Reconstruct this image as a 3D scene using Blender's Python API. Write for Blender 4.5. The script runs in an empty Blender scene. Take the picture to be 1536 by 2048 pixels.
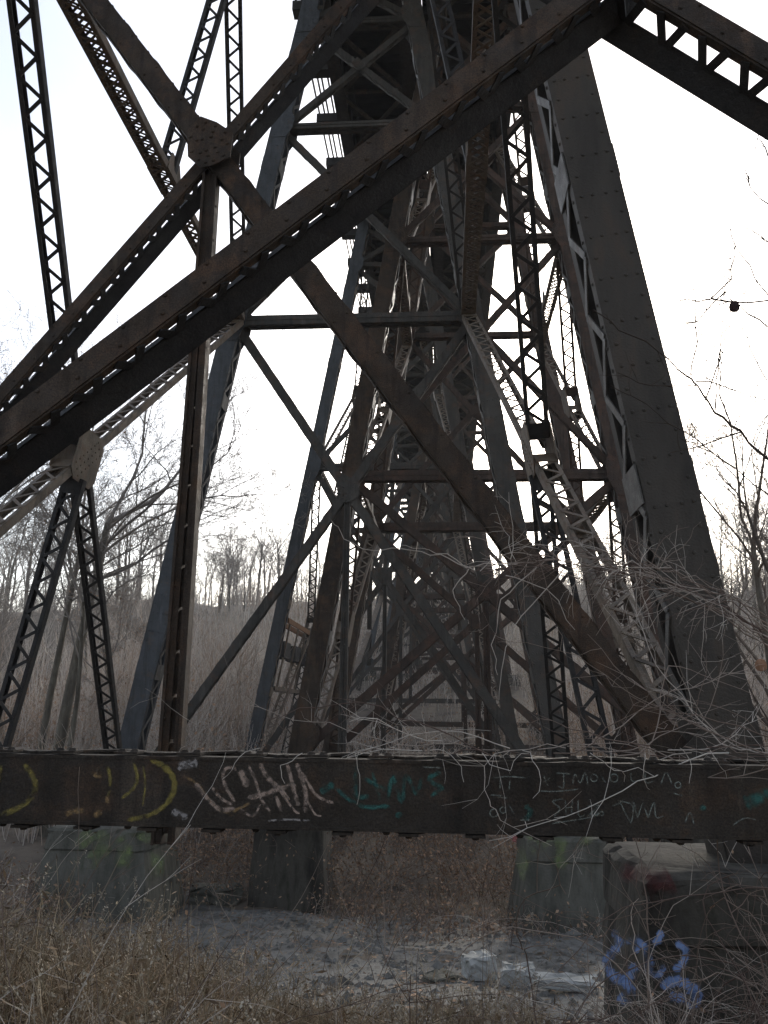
import bpy, math, random
import numpy as np
from mathutils import Vector as V, Matrix

random.seed(7); rng = np.random.default_rng(7)
sc = bpy.context.scene
COL = sc.collection

# ------------------------------------------------------------------ camera
FPX = 1656.0; PITCH, YAW, ROLL = .2383, .0745, .012
cp, sp, cy, sy = math.cos(PITCH), math.sin(PITCH), math.cos(YAW), math.sin(YAW)
FW = V((-sy*cp, cy*cp, sp)); R0 = V((cy, sy, 0)); U0 = R0.cross(FW)
RT = R0*math.cos(ROLL)+U0*math.sin(ROLL); UP = U0*math.cos(ROLL)-R0*math.sin(ROLL)
cd = bpy.data.cameras.new('camera'); cam = bpy.data.objects.new('camera', cd); COL.objects.link(cam)
cam.matrix_world = Matrix((RT, UP, -FW)).transposed().to_4x4()
cd.sensor_fit = 'HORIZONTAL'; cd.sensor_width = 36; cd.lens = 36*FPX/1536
cd.clip_start = .05; cd.clip_end = 5000
sc.camera = cam
def ray(x, y): return FW+RT*((x-768)/FPX)+UP*((1024-y)/FPX)
def at(x, y, Y):                       # the point seen at photo pixel x, y on the upright plane Y metres out
    d = ray(x, y); return d*(Y/d.y)

# ------------------------------------------------------------------ materials
def mat(name, cols, scale=3., rough=.85, bump=.15, bscale=40., metal=0., pos=None, stretch=None, spec=.3, detail=6.):
    m = bpy.data.materials.new(name); m.use_nodes = True; n = m.node_tree.nodes; l = m.node_tree.links
    b = n['Principled BSDF']; b.inputs['Roughness'].default_value = rough; b.inputs['Metallic'].default_value = metal
    b.inputs['Specular IOR Level'].default_value = spec
    tc = n.new('ShaderNodeTexCoord'); src = tc.outputs['Object']
    if stretch:
        mp = n.new('ShaderNodeMapping'); mp.inputs['Scale'].default_value = stretch; l.new(src, mp.inputs['Vector']); src = mp.outputs['Vector']
    nz = n.new('ShaderNodeTexNoise'); nz.inputs['Scale'].default_value = scale; nz.inputs['Detail'].default_value = detail; nz.inputs['Roughness'].default_value = .65
    l.new(src, nz.inputs['Vector'])
    r = n.new('ShaderNodeValToRGB'); k = len(cols)
    e = r.color_ramp.elements
    while len(e) < k: e.new(.5)
    for i, c in enumerate(cols):
        e[i].position = pos[i] if pos else .3+.4*i/max(1, k-1); e[i].color = (*c, 1)
    l.new(nz.outputs['Fac'], r.inputs['Fac']); l.new(r.outputs['Color'], b.inputs['Base Color'])
    if bump:
        n2 = n.new('ShaderNodeTexNoise'); n2.inputs['Scale'].default_value = bscale; n2.inputs['Detail'].default_value = 4; l.new(tc.outputs['Object'], n2.inputs['Vector'])
        bp = n.new('ShaderNodeBump'); bp.inputs['Strength'].default_value = bump; bp.inputs['Distance'].default_value = .02
        l.new(n2.outputs['Fac'], bp.inputs['Height']); l.new(bp.outputs['Normal'], b.inputs['Normal'])
    return m
def plant_mat(name, cols, rough=.9):
    """colour varies from plant to plant through the mesh attribute rnd"""
    m = bpy.data.materials.new(name); m.use_nodes = True; n = m.node_tree.nodes; l = m.node_tree.links
    b = n['Principled BSDF']; b.inputs['Roughness'].default_value = rough; b.inputs['Specular IOR Level'].default_value = .15
    a = n.new('ShaderNodeAttribute'); a.attribute_name = 'rnd'
    r = n.new('ShaderNodeValToRGB'); e = r.color_ramp.elements
    while len(e) < len(cols): e.new(.5)
    for i, c in enumerate(cols): e[i].position = i/max(1, len(cols)-1); e[i].color = (*c, 1)
    l.new(a.outputs['Fac'], r.inputs['Fac']); l.new(r.outputs['Color'], b.inputs['Base Color'])
    return m
M = {}
HAZE = .0009
def steel(name, base, dark, rust, amt=.5, scale=1.6, rough=.65, spec=.4):
    """old riveted steel: two paint tones, rust patches, streaks down the face and a fine pitted grain"""
    m = bpy.data.materials.new(name); m.use_nodes = True; n = m.node_tree.nodes; l = m.node_tree.links
    b = n['Principled BSDF']; b.inputs['Specular IOR Level'].default_value = spec
    tc = n.new('ShaderNodeTexCoord'); src = tc.outputs['Object']
    def noise(sc_, det=6, st=None, ro=.6):
        t = n.new('ShaderNodeTexNoise'); t.inputs['Scale'].default_value = sc_; t.inputs['Detail'].default_value = det; t.inputs['Roughness'].default_value = ro
        v = src
        if st: mp = n.new('ShaderNodeMapping'); mp.inputs['Scale'].default_value = st; l.new(src, mp.inputs['Vector']); v = mp.outputs['Vector']
        l.new(v, t.inputs['Vector']); return t.outputs['Fac']
    def rng_(f, a, c, lo=0., hi=1.):
        r = n.new('ShaderNodeMapRange'); r.inputs[1].default_value = a; r.inputs[2].default_value = c; r.inputs[3].default_value = lo; r.inputs[4].default_value = hi; l.new(f, r.inputs[0]); return r.outputs[0]
    def mix(f, x, y, mode='MIX'):
        k = n.new('ShaderNodeMix'); k.data_type = 'RGBA'; k.blend_type = mode
        for i, q in ((0, f), (6, x), (7, y)):
            if isinstance(q, (tuple, float)): k.inputs[i].default_value = (*q, 1) if isinstance(q, tuple) else q
            else: l.new(q, k.inputs[i])
        return k.outputs[2]
    c = mix(rng_(noise(scale, 8), .36, .64), dark, base)
    c = mix(rng_(noise(scale*2.3, 10, None, .7), .62-.2*amt, .70-.08*amt, 0, .85), c, rust)
    c = mix(rng_(noise(7, 6, (1.6, 1.6, .16)), .52, .66, 0, .6), c, tuple(x*.45 for x in dark))
    c = mix(rng_(noise(5, 8, (1.2, 1.2, .2)), .60, .70, 0, .5), c, tuple(min(1, x*1.9+.01) for x in base))
    g = rng_(noise(150, 3), .3, .7, .45, 1.45)
    cm = n.new('ShaderNodeVectorMath'); cm.operation = 'SCALE'; l.new(c, cm.inputs[0]); l.new(g, cm.inputs['Scale']); l.new(cm.outputs[0], b.inputs['Base Color'])
    l.new(rng_(noise(9, 6), .3, .7, rough-.12, rough+.2), b.inputs['Roughness'])
    bp = n.new('ShaderNodeBump'); bp.inputs['Strength'].default_value = .45; bp.inputs['Distance'].default_value = .012
    ad = n.new('ShaderNodeMath'); ad.operation = 'ADD'; l.new(noise(55, 5), ad.inputs[0]); l.new(noise(12, 4), ad.inputs[1]); l.new(ad.outputs[0], bp.inputs['Height']); l.new(bp.outputs['Normal'], b.inputs['Normal'])
    return m
M['grey_steel'] = steel('weathered grey steel', (.054, .047, .039), (.028, .024, .019), (.078, .043, .025), .5)
M['near_steel'] = steel('dark brown grey painted steel', (.050, .039, .030), (.027, .021, .016), (.088, .050, .030), .6, 1.2)
M['skylit_steel'] = steel('weathered grey steel with sky blue', (.050, .054, .060), (.028, .030, .033), (.066, .046, .032), .35, 1.8, .6, .45)  # blue light of the sky put into the grey of the left legs
M['brown_steel'] = steel('brown rusted steel', (.058, .039, .026), (.028, .020, .014), (.092, .050, .028), .65, 1.5, .72, .3)
M['red_steel'] = steel('red brown rusted steel', (.064, .039, .028), (.032, .022, .016), (.095, .048, .031), .6, 1.6, .7, .35)
M['lacing_steel'] = steel('pale lacing steel with painted glints', (.15, .14, .125), (.07, .062, .053), (.10, .065, .042), .4, 2.5, .55, .5)  # sky glints on the lacing bars put into this pale colour
M['tan_steel'] = steel('tan lit rust streaked steel', (.165, .125, .088), (.09, .068, .047), (.14, .078, .044), .6, 2.2, .6, .4)  # light falling on the side bracing put into this tan, beside the rust
M['dark_steel'] = steel('dark steel', (.026, .023, .021), (.014, .012, .012), (.042, .028, .020), .35, 1.6, .65, .35)
M['girder_steel'] = steel('dark stained girder steel', (.042, .032, .023), (.023, .017, .012), (.068, .040, .024), .5, 2.4, .75, .3)
M['orange_rust'] = mat('orange rust', [(.14, .07, .035), (.23, .12, .06), (.17, .10, .06)], 3, .9, .2)
M['near_steel'] = mat('dark brown grey painted steel', [(.026, .021, .016), (.042, .034, .026), (.056, .046, .036), (.080, .054, .036)], 1.5, .65, .35, 60, spec=.35, stretch=(2, 2, .5))
M['timber'] = mat('dark creosoted timber', [(.018, .016, .015), (.035, .031, .028)], 4, .9, .2)
M['concrete'] = mat('stained old concrete', [(.036, .038, .029), (.074, .072, .058), (.125, .118, .098), (.046, .055, .034)], 1.6, .95, .4, 25, stretch=(2.2, 2.2, .6), detail=10)
M['dark_concrete'] = mat('dirty deck shaded concrete', [(.020, .018, .014), (.042, .037, .030), (.082, .074, .060), (.030, .029, .020)], 1.8, .95, .5, 22, stretch=(2.2, 2.2, .6), detail=10)  # deck shade on the piers put into this darker, dirty tone
M['pale_concrete'] = mat('pale broken concrete', [(.20, .20, .18), (.36, .36, .34), (.50, .50, .48)], 2.5, .95, .4, 30)
M['moss'] = mat('green algae stain', [(.10, .13, .06), (.22, .27, .12), (.30, .34, .17)], 4, .95, .3, 30)
M['bark'] = mat('grey brown bark', [(.045, .038, .030), (.095, .082, .064), (.17, .155, .125)], 9, .95, .5, 30, stretch=(1, 1, .25))
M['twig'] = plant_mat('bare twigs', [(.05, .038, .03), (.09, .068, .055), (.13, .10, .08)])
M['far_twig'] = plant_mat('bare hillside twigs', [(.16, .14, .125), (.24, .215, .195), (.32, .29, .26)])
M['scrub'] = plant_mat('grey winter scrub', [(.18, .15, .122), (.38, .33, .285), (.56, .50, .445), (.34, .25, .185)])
M['cane'] = plant_mat('bramble canes', [(.10, .066, .054), (.20, .15, .12), (.36, .30, .25), (.58, .52, .45)])
M['weed'] = plant_mat('dead weeds', [(.10, .07, .046), (.23, .163, .105), (.36, .265, .17), (.18, .145, .09), (.31, .25, .17), (.52, .43, .31)])
M['leaf'] = plant_mat('dry brown leaves', [(.18, .115, .075), (.32, .205, .13), (.45, .30, .20)])
M['fluff'] = plant_mat('pale seed heads', [(.30, .25, .18), (.52, .46, .37)])
M['dead_leaf'] = mat('dark curled leaf', [(.018, .008, .008), (.035, .016, .014)], 30, .8, .2)
M['tan_leaf'] = mat('tan dead leaf', [(.22, .11, .06), (.32, .18, .11)], 30, .8, .2)
M['house_wall'] = mat('pale house wall', [(.40, .39, .38), (.46, .45, .44)], 1, .8, 0)
M['house_roof'] = mat('grey roof', [(.15, .14, .14), (.20, .19, .18)], 1, .8, 0)
M['glass'] = mat('dark window glass', [(.02, .022, .025), (.03, .032, .035)], 1, .2, 0)

def paint(name, col, lo=.42, hi=.58, scale=60, strength=.9):
    """spray paint that lets the steel through where it has worn"""
    m = bpy.data.materials.new(name); m.use_nodes = True; n = m.node_tree.nodes; l = m.node_tree.links
    b = n['Principled BSDF']; b.inputs['Base Color'].default_value = (*col, 1); b.inputs['Roughness'].default_value = .8
    tc = n.new('ShaderNodeTexCoord'); nz = n.new('ShaderNodeTexNoise'); nz.inputs['Scale'].default_value = scale; nz.inputs['Detail'].default_value = 5
    l.new(tc.outputs['Object'], nz.inputs['Vector'])
    mr = n.new('ShaderNodeMapRange'); mr.inputs[1].default_value = lo; mr.inputs[2].default_value = hi; mr.inputs[4].default_value = strength
    l.new(nz.outputs['Fac'], mr.inputs[0])
    at_ = n.new('ShaderNodeAttribute'); at_.attribute_name = 'edge'
    mu = n.new('ShaderNodeMath'); mu.operation = 'MULTIPLY'; l.new(mr.outputs[0], mu.inputs[0]); l.new(at_.outputs['Fac'], mu.inputs[1])
    l.new(mu.outputs[0], b.inputs['Alpha'])
    return m
P_YEL = paint('yellow spray paint', (.27, .21, .05), .32, .64, 34, .72); P_ORG = paint('orange spray paint', (.34, .21, .09), .34, .64, 45, .65)
P_WHT = paint('pale pink spray paint', (.38, .28, .22), .33, .6, 45, .8); P_TEAL = paint('teal spray paint', (.03, .12, .10), .34, .62, 30, .8)
P_PALE = paint('thin grey marker', (.24, .26, .22), .3, .6, 60, .6); P_BLUE = paint('blue spray paint', (.26, .38, .68), .36, .56, 11, .95)
P_RED = paint('dull red spray paint', (.14, .035, .035), .38, .66, 9, .7); P_CHIP = paint('chipped grey primer', (.30, .27, .25), .36, .55, 70, .75)
P_MOSS = paint('bright green algae', (.19, .23, .095), .40, .66, 6, .7)

# ------------------------------------------------------------------ mesh helpers
class MB:
    def __init__(s): s.v = []; s.f = []
    def hexa(s, pts):
        b = len(s.v); s.v.extend(tuple(p) for p in pts)
        s.f += [(b, b+3, b+2, b+1), (b+4, b+5, b+6, b+7), (b, b+1, b+5, b+4), (b+1, b+2, b+6, b+5), (b+2, b+3, b+7, b+6), (b+3, b, b+4, b+7)]
    def beam(s, p0, p1, u, w, h, v=None):
        """box from p0 to p1, w wide along u and h along the third axis"""
        p0, p1 = V(p0), V(p1); a = (p1-p0).normalized(); u = V(u); u = (u-a*u.dot(a)).normalized(); v = a.cross(u)
        du, dv = u*(w/2), v*(h/2)
        s.hexa([p0-du-dv, p0+du-dv, p0+du+dv, p0-du+dv, p1-du-dv, p1+du-dv, p1+du+dv, p1-du+dv])
    def box(s, c, sx, sy, sz):
        c = V(c); s.beam(c-V((0, 0, sz/2)), c+V((0, 0, sz/2)), (1, 0, 0), sx, sy)
    def prism(s, poly, n, t):
        """flat polygon (list of points) given thickness t along n"""
        n = V(n).normalized()*(t/2); k = len(poly); b = len(s.v)
        for p in poly: s.v.append(tuple(V(p)-n))
        for p in poly: s.v.append(tuple(V(p)+n))
        s.f.append(tuple(range(b+k-1, b-1, -1))); s.f.append(tuple(range(b+k, b+2*k)))
        for i in range(k):
            j = (i+1) % k; s.f.append((b+i, b+j, b+k+j, b+k+i))
    def rivet(s, p, n, r):
        p, n = V(p), V(n).normalized(); u = n.orthogonal().normalized(); v = n.cross(u); b = len(s.v)
        for k in range(6):
            a = k*math.pi/3; s.v.append(tuple(p+(u*math.cos(a)+v*math.sin(a))*r))
        for k in range(6):
            a = k*math.pi/3; s.v.append(tuple(p+(u*math.cos(a)+v*math.sin(a))*r*.62+n*r*.55))
        for k in range(6):
            j = (k+1) % 6; s.f.append((b+k, b+j, b+6+j, b+6+k))
        s.f.append(tuple(b+6+k for k in range(6)))
    def build(s, name, m, parent=None):
        me = bpy.data.meshes.new(name); off = V(parent_loc(parent)) if parent else V((0, 0, 0))
        me.from_pydata([(x-off.x, y-off.y, z-off.z) for x, y, z in s.v], [], s.f)
        if isinstance(m, str): m = M[m]
        me.materials.append(m); me.update()
        o = bpy.data.objects.new(name, me); COL.objects.link(o)
        if parent: o.parent = parent
        return o
def parent_loc(o):
    l = V((0, 0, 0))
    while o is not None: l = l+V(o.location); o = o.parent
    return l
def tag(o, label, cat, group=None, kind=None):
    if label: o['label'] = label
    if cat: o['category'] = cat
    if group: o['group'] = group
    if kind: o['kind'] = kind
    return o
def empty(name, loc, label, cat, group=None):
    o = bpy.data.objects.new(name, None); COL.objects.link(o); o.location = loc; o.empty_display_size = .2
    return tag(o, label, cat, group)
def np_mesh(name, verts, quads, mats, mi=None, rnd=None, tris=None, smooth=False):
    """big mesh from numpy arrays; rnd is a value per vertex"""
    me = bpy.data.meshes.new(name); nv = len(verts); nq = len(quads)
    me.vertices.add(nv); me.vertices.foreach_set('co', np.asarray(verts, np.float32).ravel())
    me.loops.add(nq*4); me.loops.foreach_set('vertex_index', np.asarray(quads, np.int32).ravel())
    me.polygons.add(nq); me.polygons.foreach_set('loop_start', np.arange(nq, dtype=np.int32)*4)
    me.polygons.foreach_set('loop_total', np.full(nq, 4, np.int32))
    for m in mats: me.materials.append(M[m] if isinstance(m, str) else m)
    if mi is not None: me.polygons.foreach_set('material_index', np.asarray(mi, np.int32))
    if rnd is not None:
        a = me.attributes.new('rnd', 'FLOAT', 'POINT'); a.data.foreach_set('value', np.asarray(rnd, np.float32))
    if smooth: me.polygons.foreach_set('use_smooth', np.ones(nq, bool))
    me.update(calc_edges=True); me.validate()
    return me
def link(name, me, parent=None):
    o = bpy.data.objects.new(name, me); COL.objects.link(o)
    if parent: o.parent = parent
    return o
def tubes(P0, P1, r0, r1, sides=3):
    """many tapered tubes at once: arrays of ends and radii -> verts, quads"""
    P0 = np.asarray(P0, float); P1 = np.asarray(P1, float); n = len(P0)
    a = P1-P0; a /= (np.linalg.norm(a, axis=1, keepdims=True)+1e-9)
    ref = np.where(np.abs(a[:, 2:3]) > .9, np.array([[1., 0, 0]]), np.array([[0, 0, 1.]]))
    u = np.cross(a, ref); u /= (np.linalg.norm(u, axis=1, keepdims=True)+1e-9); v = np.cross(a, u)
    r0 = np.broadcast_to(np.asarray(r0, float), (n,)); r1 = np.broadcast_to(np.asarray(r1, float), (n,))
    vs = []
    for P, r in ((P0, r0), (P1, r1)):
        for k in range(sides):
            t = 2*math.pi*k/sides
            vs.append(P+(u*math.cos(t)+v*math.sin(t))*r[:, None])
    vs = np.stack(vs, 1)                      # n, 2*sides, 3
    base = np.arange(n)[:, None]*(2*sides); q = []
    for k in range(sides):
        j = (k+1) % sides; q.append(np.concatenate([base+k, base+j, base+sides+j, base+sides+k], 1))
    return vs.reshape(-1, 3), np.concatenate(q, 0) if sides else None
def leaves(P, size, wid=.28):
    """small bent leaf quads with random facing at points P"""
    n = len(P); d = rng.normal(size=(n, 3)); d /= np.linalg.norm(d, axis=1, keepdims=True)
    e = np.cross(d, rng.normal(size=(n, 3))); e /= (np.linalg.norm(e, axis=1, keepdims=True)+1e-9)
    s = np.broadcast_to(np.asarray(size, float), (n,))[:, None]
    vs = np.stack([P, P+d*s*.5+e*s*wid, P+d*s, P+d*s*.5-e*s*wid], 1).reshape(-1, 3)
    return vs, np.arange(n*4).reshape(n, 4)
class Bag:
    """collects numpy pieces into one mesh"""
    def __init__(s): s.v = []; s.q = []; s.m = []; s.r = []; s.n = 0
    def add(s, v, q, mi=0, rnd=None):
        s.v.append(v); s.q.append(q+s.n); s.m.append(np.full(len(q), mi)); s.n += len(v)
        s.r.append(np.broadcast_to(np.asarray(.5 if rnd is None else rnd, float), (len(v),)))
    def mesh(s, name, mats): return np_mesh(name, np.concatenate(s.v), np.concatenate(s.q), mats, np.concatenate(s.m), np.concatenate(s.r))

# ------------------------------------------------------------------ terrain
TY = [-60, -30, -12, -4, 0, 3, 4, 6, 9, 13, 15.5, 18, 22, 30, 40, 50, 65, 85, 105, 118, 150, 400, 1500]
TZ = [9, 6, .8, -1.1, -1.5, -1.6, -1.78, -2.22, -2.78, -3.22, -3.42, -3.2, -2.7, -2.0, -1.2, .5, 4.0, 9.4, 13.6, 14.6, 15, 18, 28]  # unseen rise behind the camera added to darken light from that side
def ground_z(x, y):
    z = np.interp(y, TY, TZ)
    far = np.clip((np.asarray(y)-35)/60, 0, 1)
    z = z+far*(1.5*np.sin(x*.05+.9)+1.0*np.sin(x*.13+y*.06)+.5*np.sin(x*.31-y*.11))+far*1.6*np.exp(-(np.asarray(x)+.5)**2/120)+far*np.clip((np.asarray(x)-18)/50, 0, 1)*4.5+far*np.clip((-20-np.asarray(x))/60, 0, 1)*1.0
    side = np.clip((np.abs(x)-8)/14, 0, 1)*np.clip((30-np.abs(np.asarray(y)-8))/20, 0, 1)
    z = z+side*.8
    near = np.clip(1-np.abs(np.asarray(y)-10)/25, 0, 1)
    return z+.06*near*(np.sin(x*1.7+y*.9)+np.sin(x*.8-y*1.9))+.03*np.sin(x*4.1+y*3.3)*near
gx = np.concatenate([np.linspace(-900, -60, 15), np.linspace(-55, -12, 30), np.linspace(-11.5, 11.5, 93), np.linspace(12, 55, 30), np.linspace(60, 900, 15)])
gy = np.concatenate([np.linspace(-60, -5, 12), np.linspace(-4, 30, 137), np.linspace(31, 130, 80), np.linspace(150, 1500, 16)])
GX, GY = np.meshgrid(gx, gy); GZ = ground_z(GX, GY)
nx = len(gx); ii, jj = np.meshgrid(np.arange(nx-1), np.arange(len(gy)-1)); b0 = (jj*nx+ii).ravel()
m = mat('leaf litter soil', [(.045, .036, .028), (.10, .08, .062), (.155, .125, .095), (.10, .085, .06)], .9, .95, .6, 12, detail=12)
M['soil'] = m
me = np_mesh('ground', np.stack([GX.ravel(), GY.ravel(), GZ.ravel()], 1), np.stack([b0, b0+1, b0+nx+1, b0+nx], 1), ['soil'], smooth=True)
tag(link('ground', me), None, None, kind='structure')
# grey gravel track that crosses below the trestle
M['gravel'] = mat('grey gravel and mud', [(.06, .055, .047), (.125, .118, .105), (.19, .183, .168), (.085, .075, .058)], 3.5, .95, .6, 45, detail=12)
px_ = np.linspace(-7, 7.5, 60); rows = 14; vv = []
for i, x in enumerate(px_):
    ya = 7.4-.10*x+.35*math.sin(x*1.1)+.12*math.sin(x*4.3); yb = 14.9-.32*x+.4*math.sin(x*.9+1)+.15*math.sin(x*3.7)
    for k in range(rows):
        y = ya+(yb-ya)*k/(rows-1); vv.append((x, y, float(ground_z(x, y))+.012))
q = [(i*rows+k, (i+1)*rows+k, (i+1)*rows+k+1, i*rows+k+1) for i in range(59) for k in range(rows-1)]
me = np_mesh('gravel_path', np.array(vv), np.array(q), ['gravel'], smooth=True); tag(link('gravel_path', me), None, None, kind='structure')

# ------------------------------------------------------------------ steel sections
def zigzag(mb, A0, A1, B0, B1, pitch, w, n, t=.010, cross=False, ends=.0):
    """lacing bars between the lines A0-A1 and B0-B1; n is the normal of the laced side"""
    L = (A1-A0).length; k = max(2, int(round(L/pitch))); k += k % 2
    for i in range(k):
        t0, t1 = i/k, (i+1)/k
        a, b = (A0.lerp(A1, t0), B0.lerp(B1, t1)) if i % 2 == 0 else (B0.lerp(B1, t0), A0.lerp(A1, t1))
        mb.beam(a, b, n, t, w)
        if cross:
            a, b = (B0.lerp(B1, t0), A0.lerp(A1, t1)) if i % 2 == 0 else (A0.lerp(A1, t0), B0.lerp(B1, t1))
            off = V(n).normalized()*(t*1.1); mb.beam(a+off, b+off, n, t, w)
def brace(mb, p0, p1, sep, s=.2, w=.14, fl=.05, pitch=.2, lw=.04, lod=0, cross=False, riv=0., batten=True, faces=(-1, 1)):
    """two channels s apart along sep, laced on both open sides"""
    p0, p1 = V(p0), V(p1); a = (p1-p0).normalized(); sd = V(sep); sd = (sd-a*sd.dot(a)).normalized(); n = a.cross(sd)
    if lod >= 2:
        mb.beam(p0, p1, n, w, s); return
    t = .012
    for sg in (-1, 1):
        o = sd*(sg*s/2)
        mb.beam(p0+o, p1+o, n, w, t)
        for k in (-1, 1):
            c = o-sd*(sg*fl/2)+n*(k*(w/2+.001)); mb.beam(p0+c, p1+c, n, t, fl)
    mid = (p0+p1)/2; look = -mid
    for k in (faces if len(faces) == 2 else ((1 if n.dot(look) > 0 else -1),)):
        c = n*(k*(w/2+.012)); i = s/2-fl*.5
        zigzag(mb, p0+c-sd*i, p1+c-sd*i, p0+c+sd*i, p1+c+sd*i, pitch, lw, n, cross=cross)
        if batten:
            bl = min(s*.8, (p1-p0).length*.1)
            for q0, q1 in ((p0, p0+a*bl), (p1-a*bl, p1)): mb.beam(q0+c*1.02+n*k*.009, q1+c*1.02+n*k*.009, n, .01, s-.01)
    if riv:
        L = (p1-p0).length; kk = int(L/riv)
        for i in range(kk+1):
            q = p0.lerp(p1, (i+.5)/(kk+1))
            for k in (-1, 1):
                mb.rivet(q+n*(k*(w/2+.007))-sd*(s/2-fl*.5), n*k, .016)
                if i % 2 == 0: mb.rivet(q-sd*(s/2+t/2)+n*(k*w*.36), -sd, .012)
def pair_brace(mu, ml, p0, p1, w=.13, gap=.085, pitch=.22, lw=.045, riv=0):
    """upright rusty plate in front and a lower plate behind, tilted and coloured dark for underside shade, laced together"""
    p0, p1 = V(p0), V(p1); a = (p1-p0).normalized()
    yb = V((0, 1, 0)); n = yb.cross(a)
    if n.z < 0: n = -n
    t = .016
    c = n*(w/2-.02); mu.beam(p0+c, p1+c, n, w, t)
    c = n*(w-.02)+yb*.035; mu.beam(p0+c, p1+c, n, .014, .085)          # top flange
    c = n*-.024+yb*.022; mu.beam(p0+c, p1+c, n, .012, .045)
    d = (n*-1+yb).normalized(); f = (n+yb).normalized()
    q0, q1 = p0-n*.02+yb*(gap+.02), p1-n*.02+yb*(gap+.02)
    c = d*(w*.52); ml.beam(q0+c, q1+c, d, w*1.04, t)
    c = f*.03; ml.beam(q0+c, q1+c, d, .014, .06); c = f*.03+d*(w*1.04); ml.beam(q0+c, q1+c, d, .014, .06)
    u = yb*1.0
    e0, e1 = p0-n*.033+yb*.012, p1-n*.033+yb*.012
    L = (p1-p0).length; k = int(L/pitch)
    for i in range(k):
        b_ = q0.lerp(q1, (i+.5)/k)-n*.012
        for sg in (-1, 1): ml.beam(e0.lerp(e1, (i+.5+sg*.30)/k), b_+a*(sg*.012), n, .008, lw)
    for i in range(k):
        q = p0.lerp(p1, (i+.5)/k); c = q+n*(w-.010)+yb*.032
        mu.beam(c-a*.026, c+a*.026, n, .003, .06)
        if riv:
            mu.rivet(c-n*.002-yb*.012, n, .018)
            mu.rivet(q-yb*.009+n*(w*.15), -yb, .011); mu.rivet(q-yb*.009+n*(w*.75)+a*.06, -yb, .011)
def leg_mesh(mb, p0, p1, w=.36, dp=.42, lod=0, riv=True, ml=None):
    ml = ml or {-1: mb, 1: mb}
    """box column: solid plates front and back, laced on the two sides"""
    p0, p1 = V(p0), V(p1); a = (p1-p0).normalized(); y = V((0, 1, 0)); u = a.cross(y)*-1; L = (p1-p0).length
    if u.x < 0: u = -u
    if lod >= 2:
        mb.beam(p0, p1, u, w, dp); return
    t = .02
    for sg in (-1, 1):
        o = y*(sg*dp/2); mb.beam(p0+o, p1+o, u, w, t)
        for k in (-1, 1):
            c = o-y*(sg*.055)+u*(k*(w/2-.008)); mb.beam(p0+c, p1+c, u, .014, .09)
            c = o-y*(sg*.017)+u*(k*(w/2-.06)); mb.beam(p0+c, p1+c, u, .09, .012)
    for k in (-1, 1):
        c = u*(k*(w/2+.006)); i = dp/2-.05
        ps = p0+a*.95; mb.beam(p0+c, ps+c, u, .012, dp-.02)
        zigzag(ml[k], ps+c-y*i, p1+c-y*i, ps+c+y*i, p1+c+y*i, .33, .062, u*k, .010)
        nb = int(L/2.4)
        for b in range(1, nb+1):
            q = p0.lerp(p1, b/nb if nb else 0); ml[k].beam(q+c*1.02-a*.14, q+c*1.02+a*.14, u, .012, dp-.03)
    if lod == 0 and riv:
        n = int(L/.17)
        for i in range(n):
            q = p0.lerp(p1, (i+.5)/n)
            for k in (-1, 1):
                mb.rivet(q-y*(dp/2+.01)+u*(k*(w/2-.05)), -y, .015)
                if i % 2: mb.rivet(q-y*(dp/2+.01)+u*(k*(w/2-.13)), -y, .015)
                mb.rivet(q+u*(k*(w/2+.001))-y*(dp/2-.05), u*k, .015)
def gusset(mb, poly, Y, t=.014, riv=0, n=(0, -1, 0)):
    mb.prism([V(p) for p in poly], (0, 1, 0), t)
    if riv:
        c = sum((V(p) for p in poly), V((0, 0, 0)))/len(poly)
        for f in (.82, .55, .3):
            k = max(3, int(14*f))
            for i in range(k):
                s_ = i/k*len(poly); a = int(s_) % len(poly); b = (a+1) % len(poly)
                e = V(poly[a]).lerp(V(poly[b]), s_-int(s_)); mb.rivet(c.lerp(e, f)-V((0, t/2, 0)), (0, -1, 0), riv)

# ------------------------------------------------------------------ the trestle
TOP = 16.3
class Fam:
    def __init__(s, xl, xr, sl, sr, name): s.xl, s.xr, s.sl, s.sr, s.name = xl, xr, sl, sr, name
    def L(s, z, Y, dx=0): return V((s.xl+s.sl*z+dx, Y, z))
    def R(s, z, Y, dx=0): return V((s.xr-s.sr*z-dx, Y, z))
F1 = Fam(-5.4834, 1.8257, .1745, .1633, 'left'); FB = Fam(-5.4834, 1.75, .1745, .160, 'left'); F2 = Fam(-2.6971, 4.3244, .1611, .1611, 'right'); FP = Fam(-3.30, 4.92, .1611, .1611, 'right')

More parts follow.
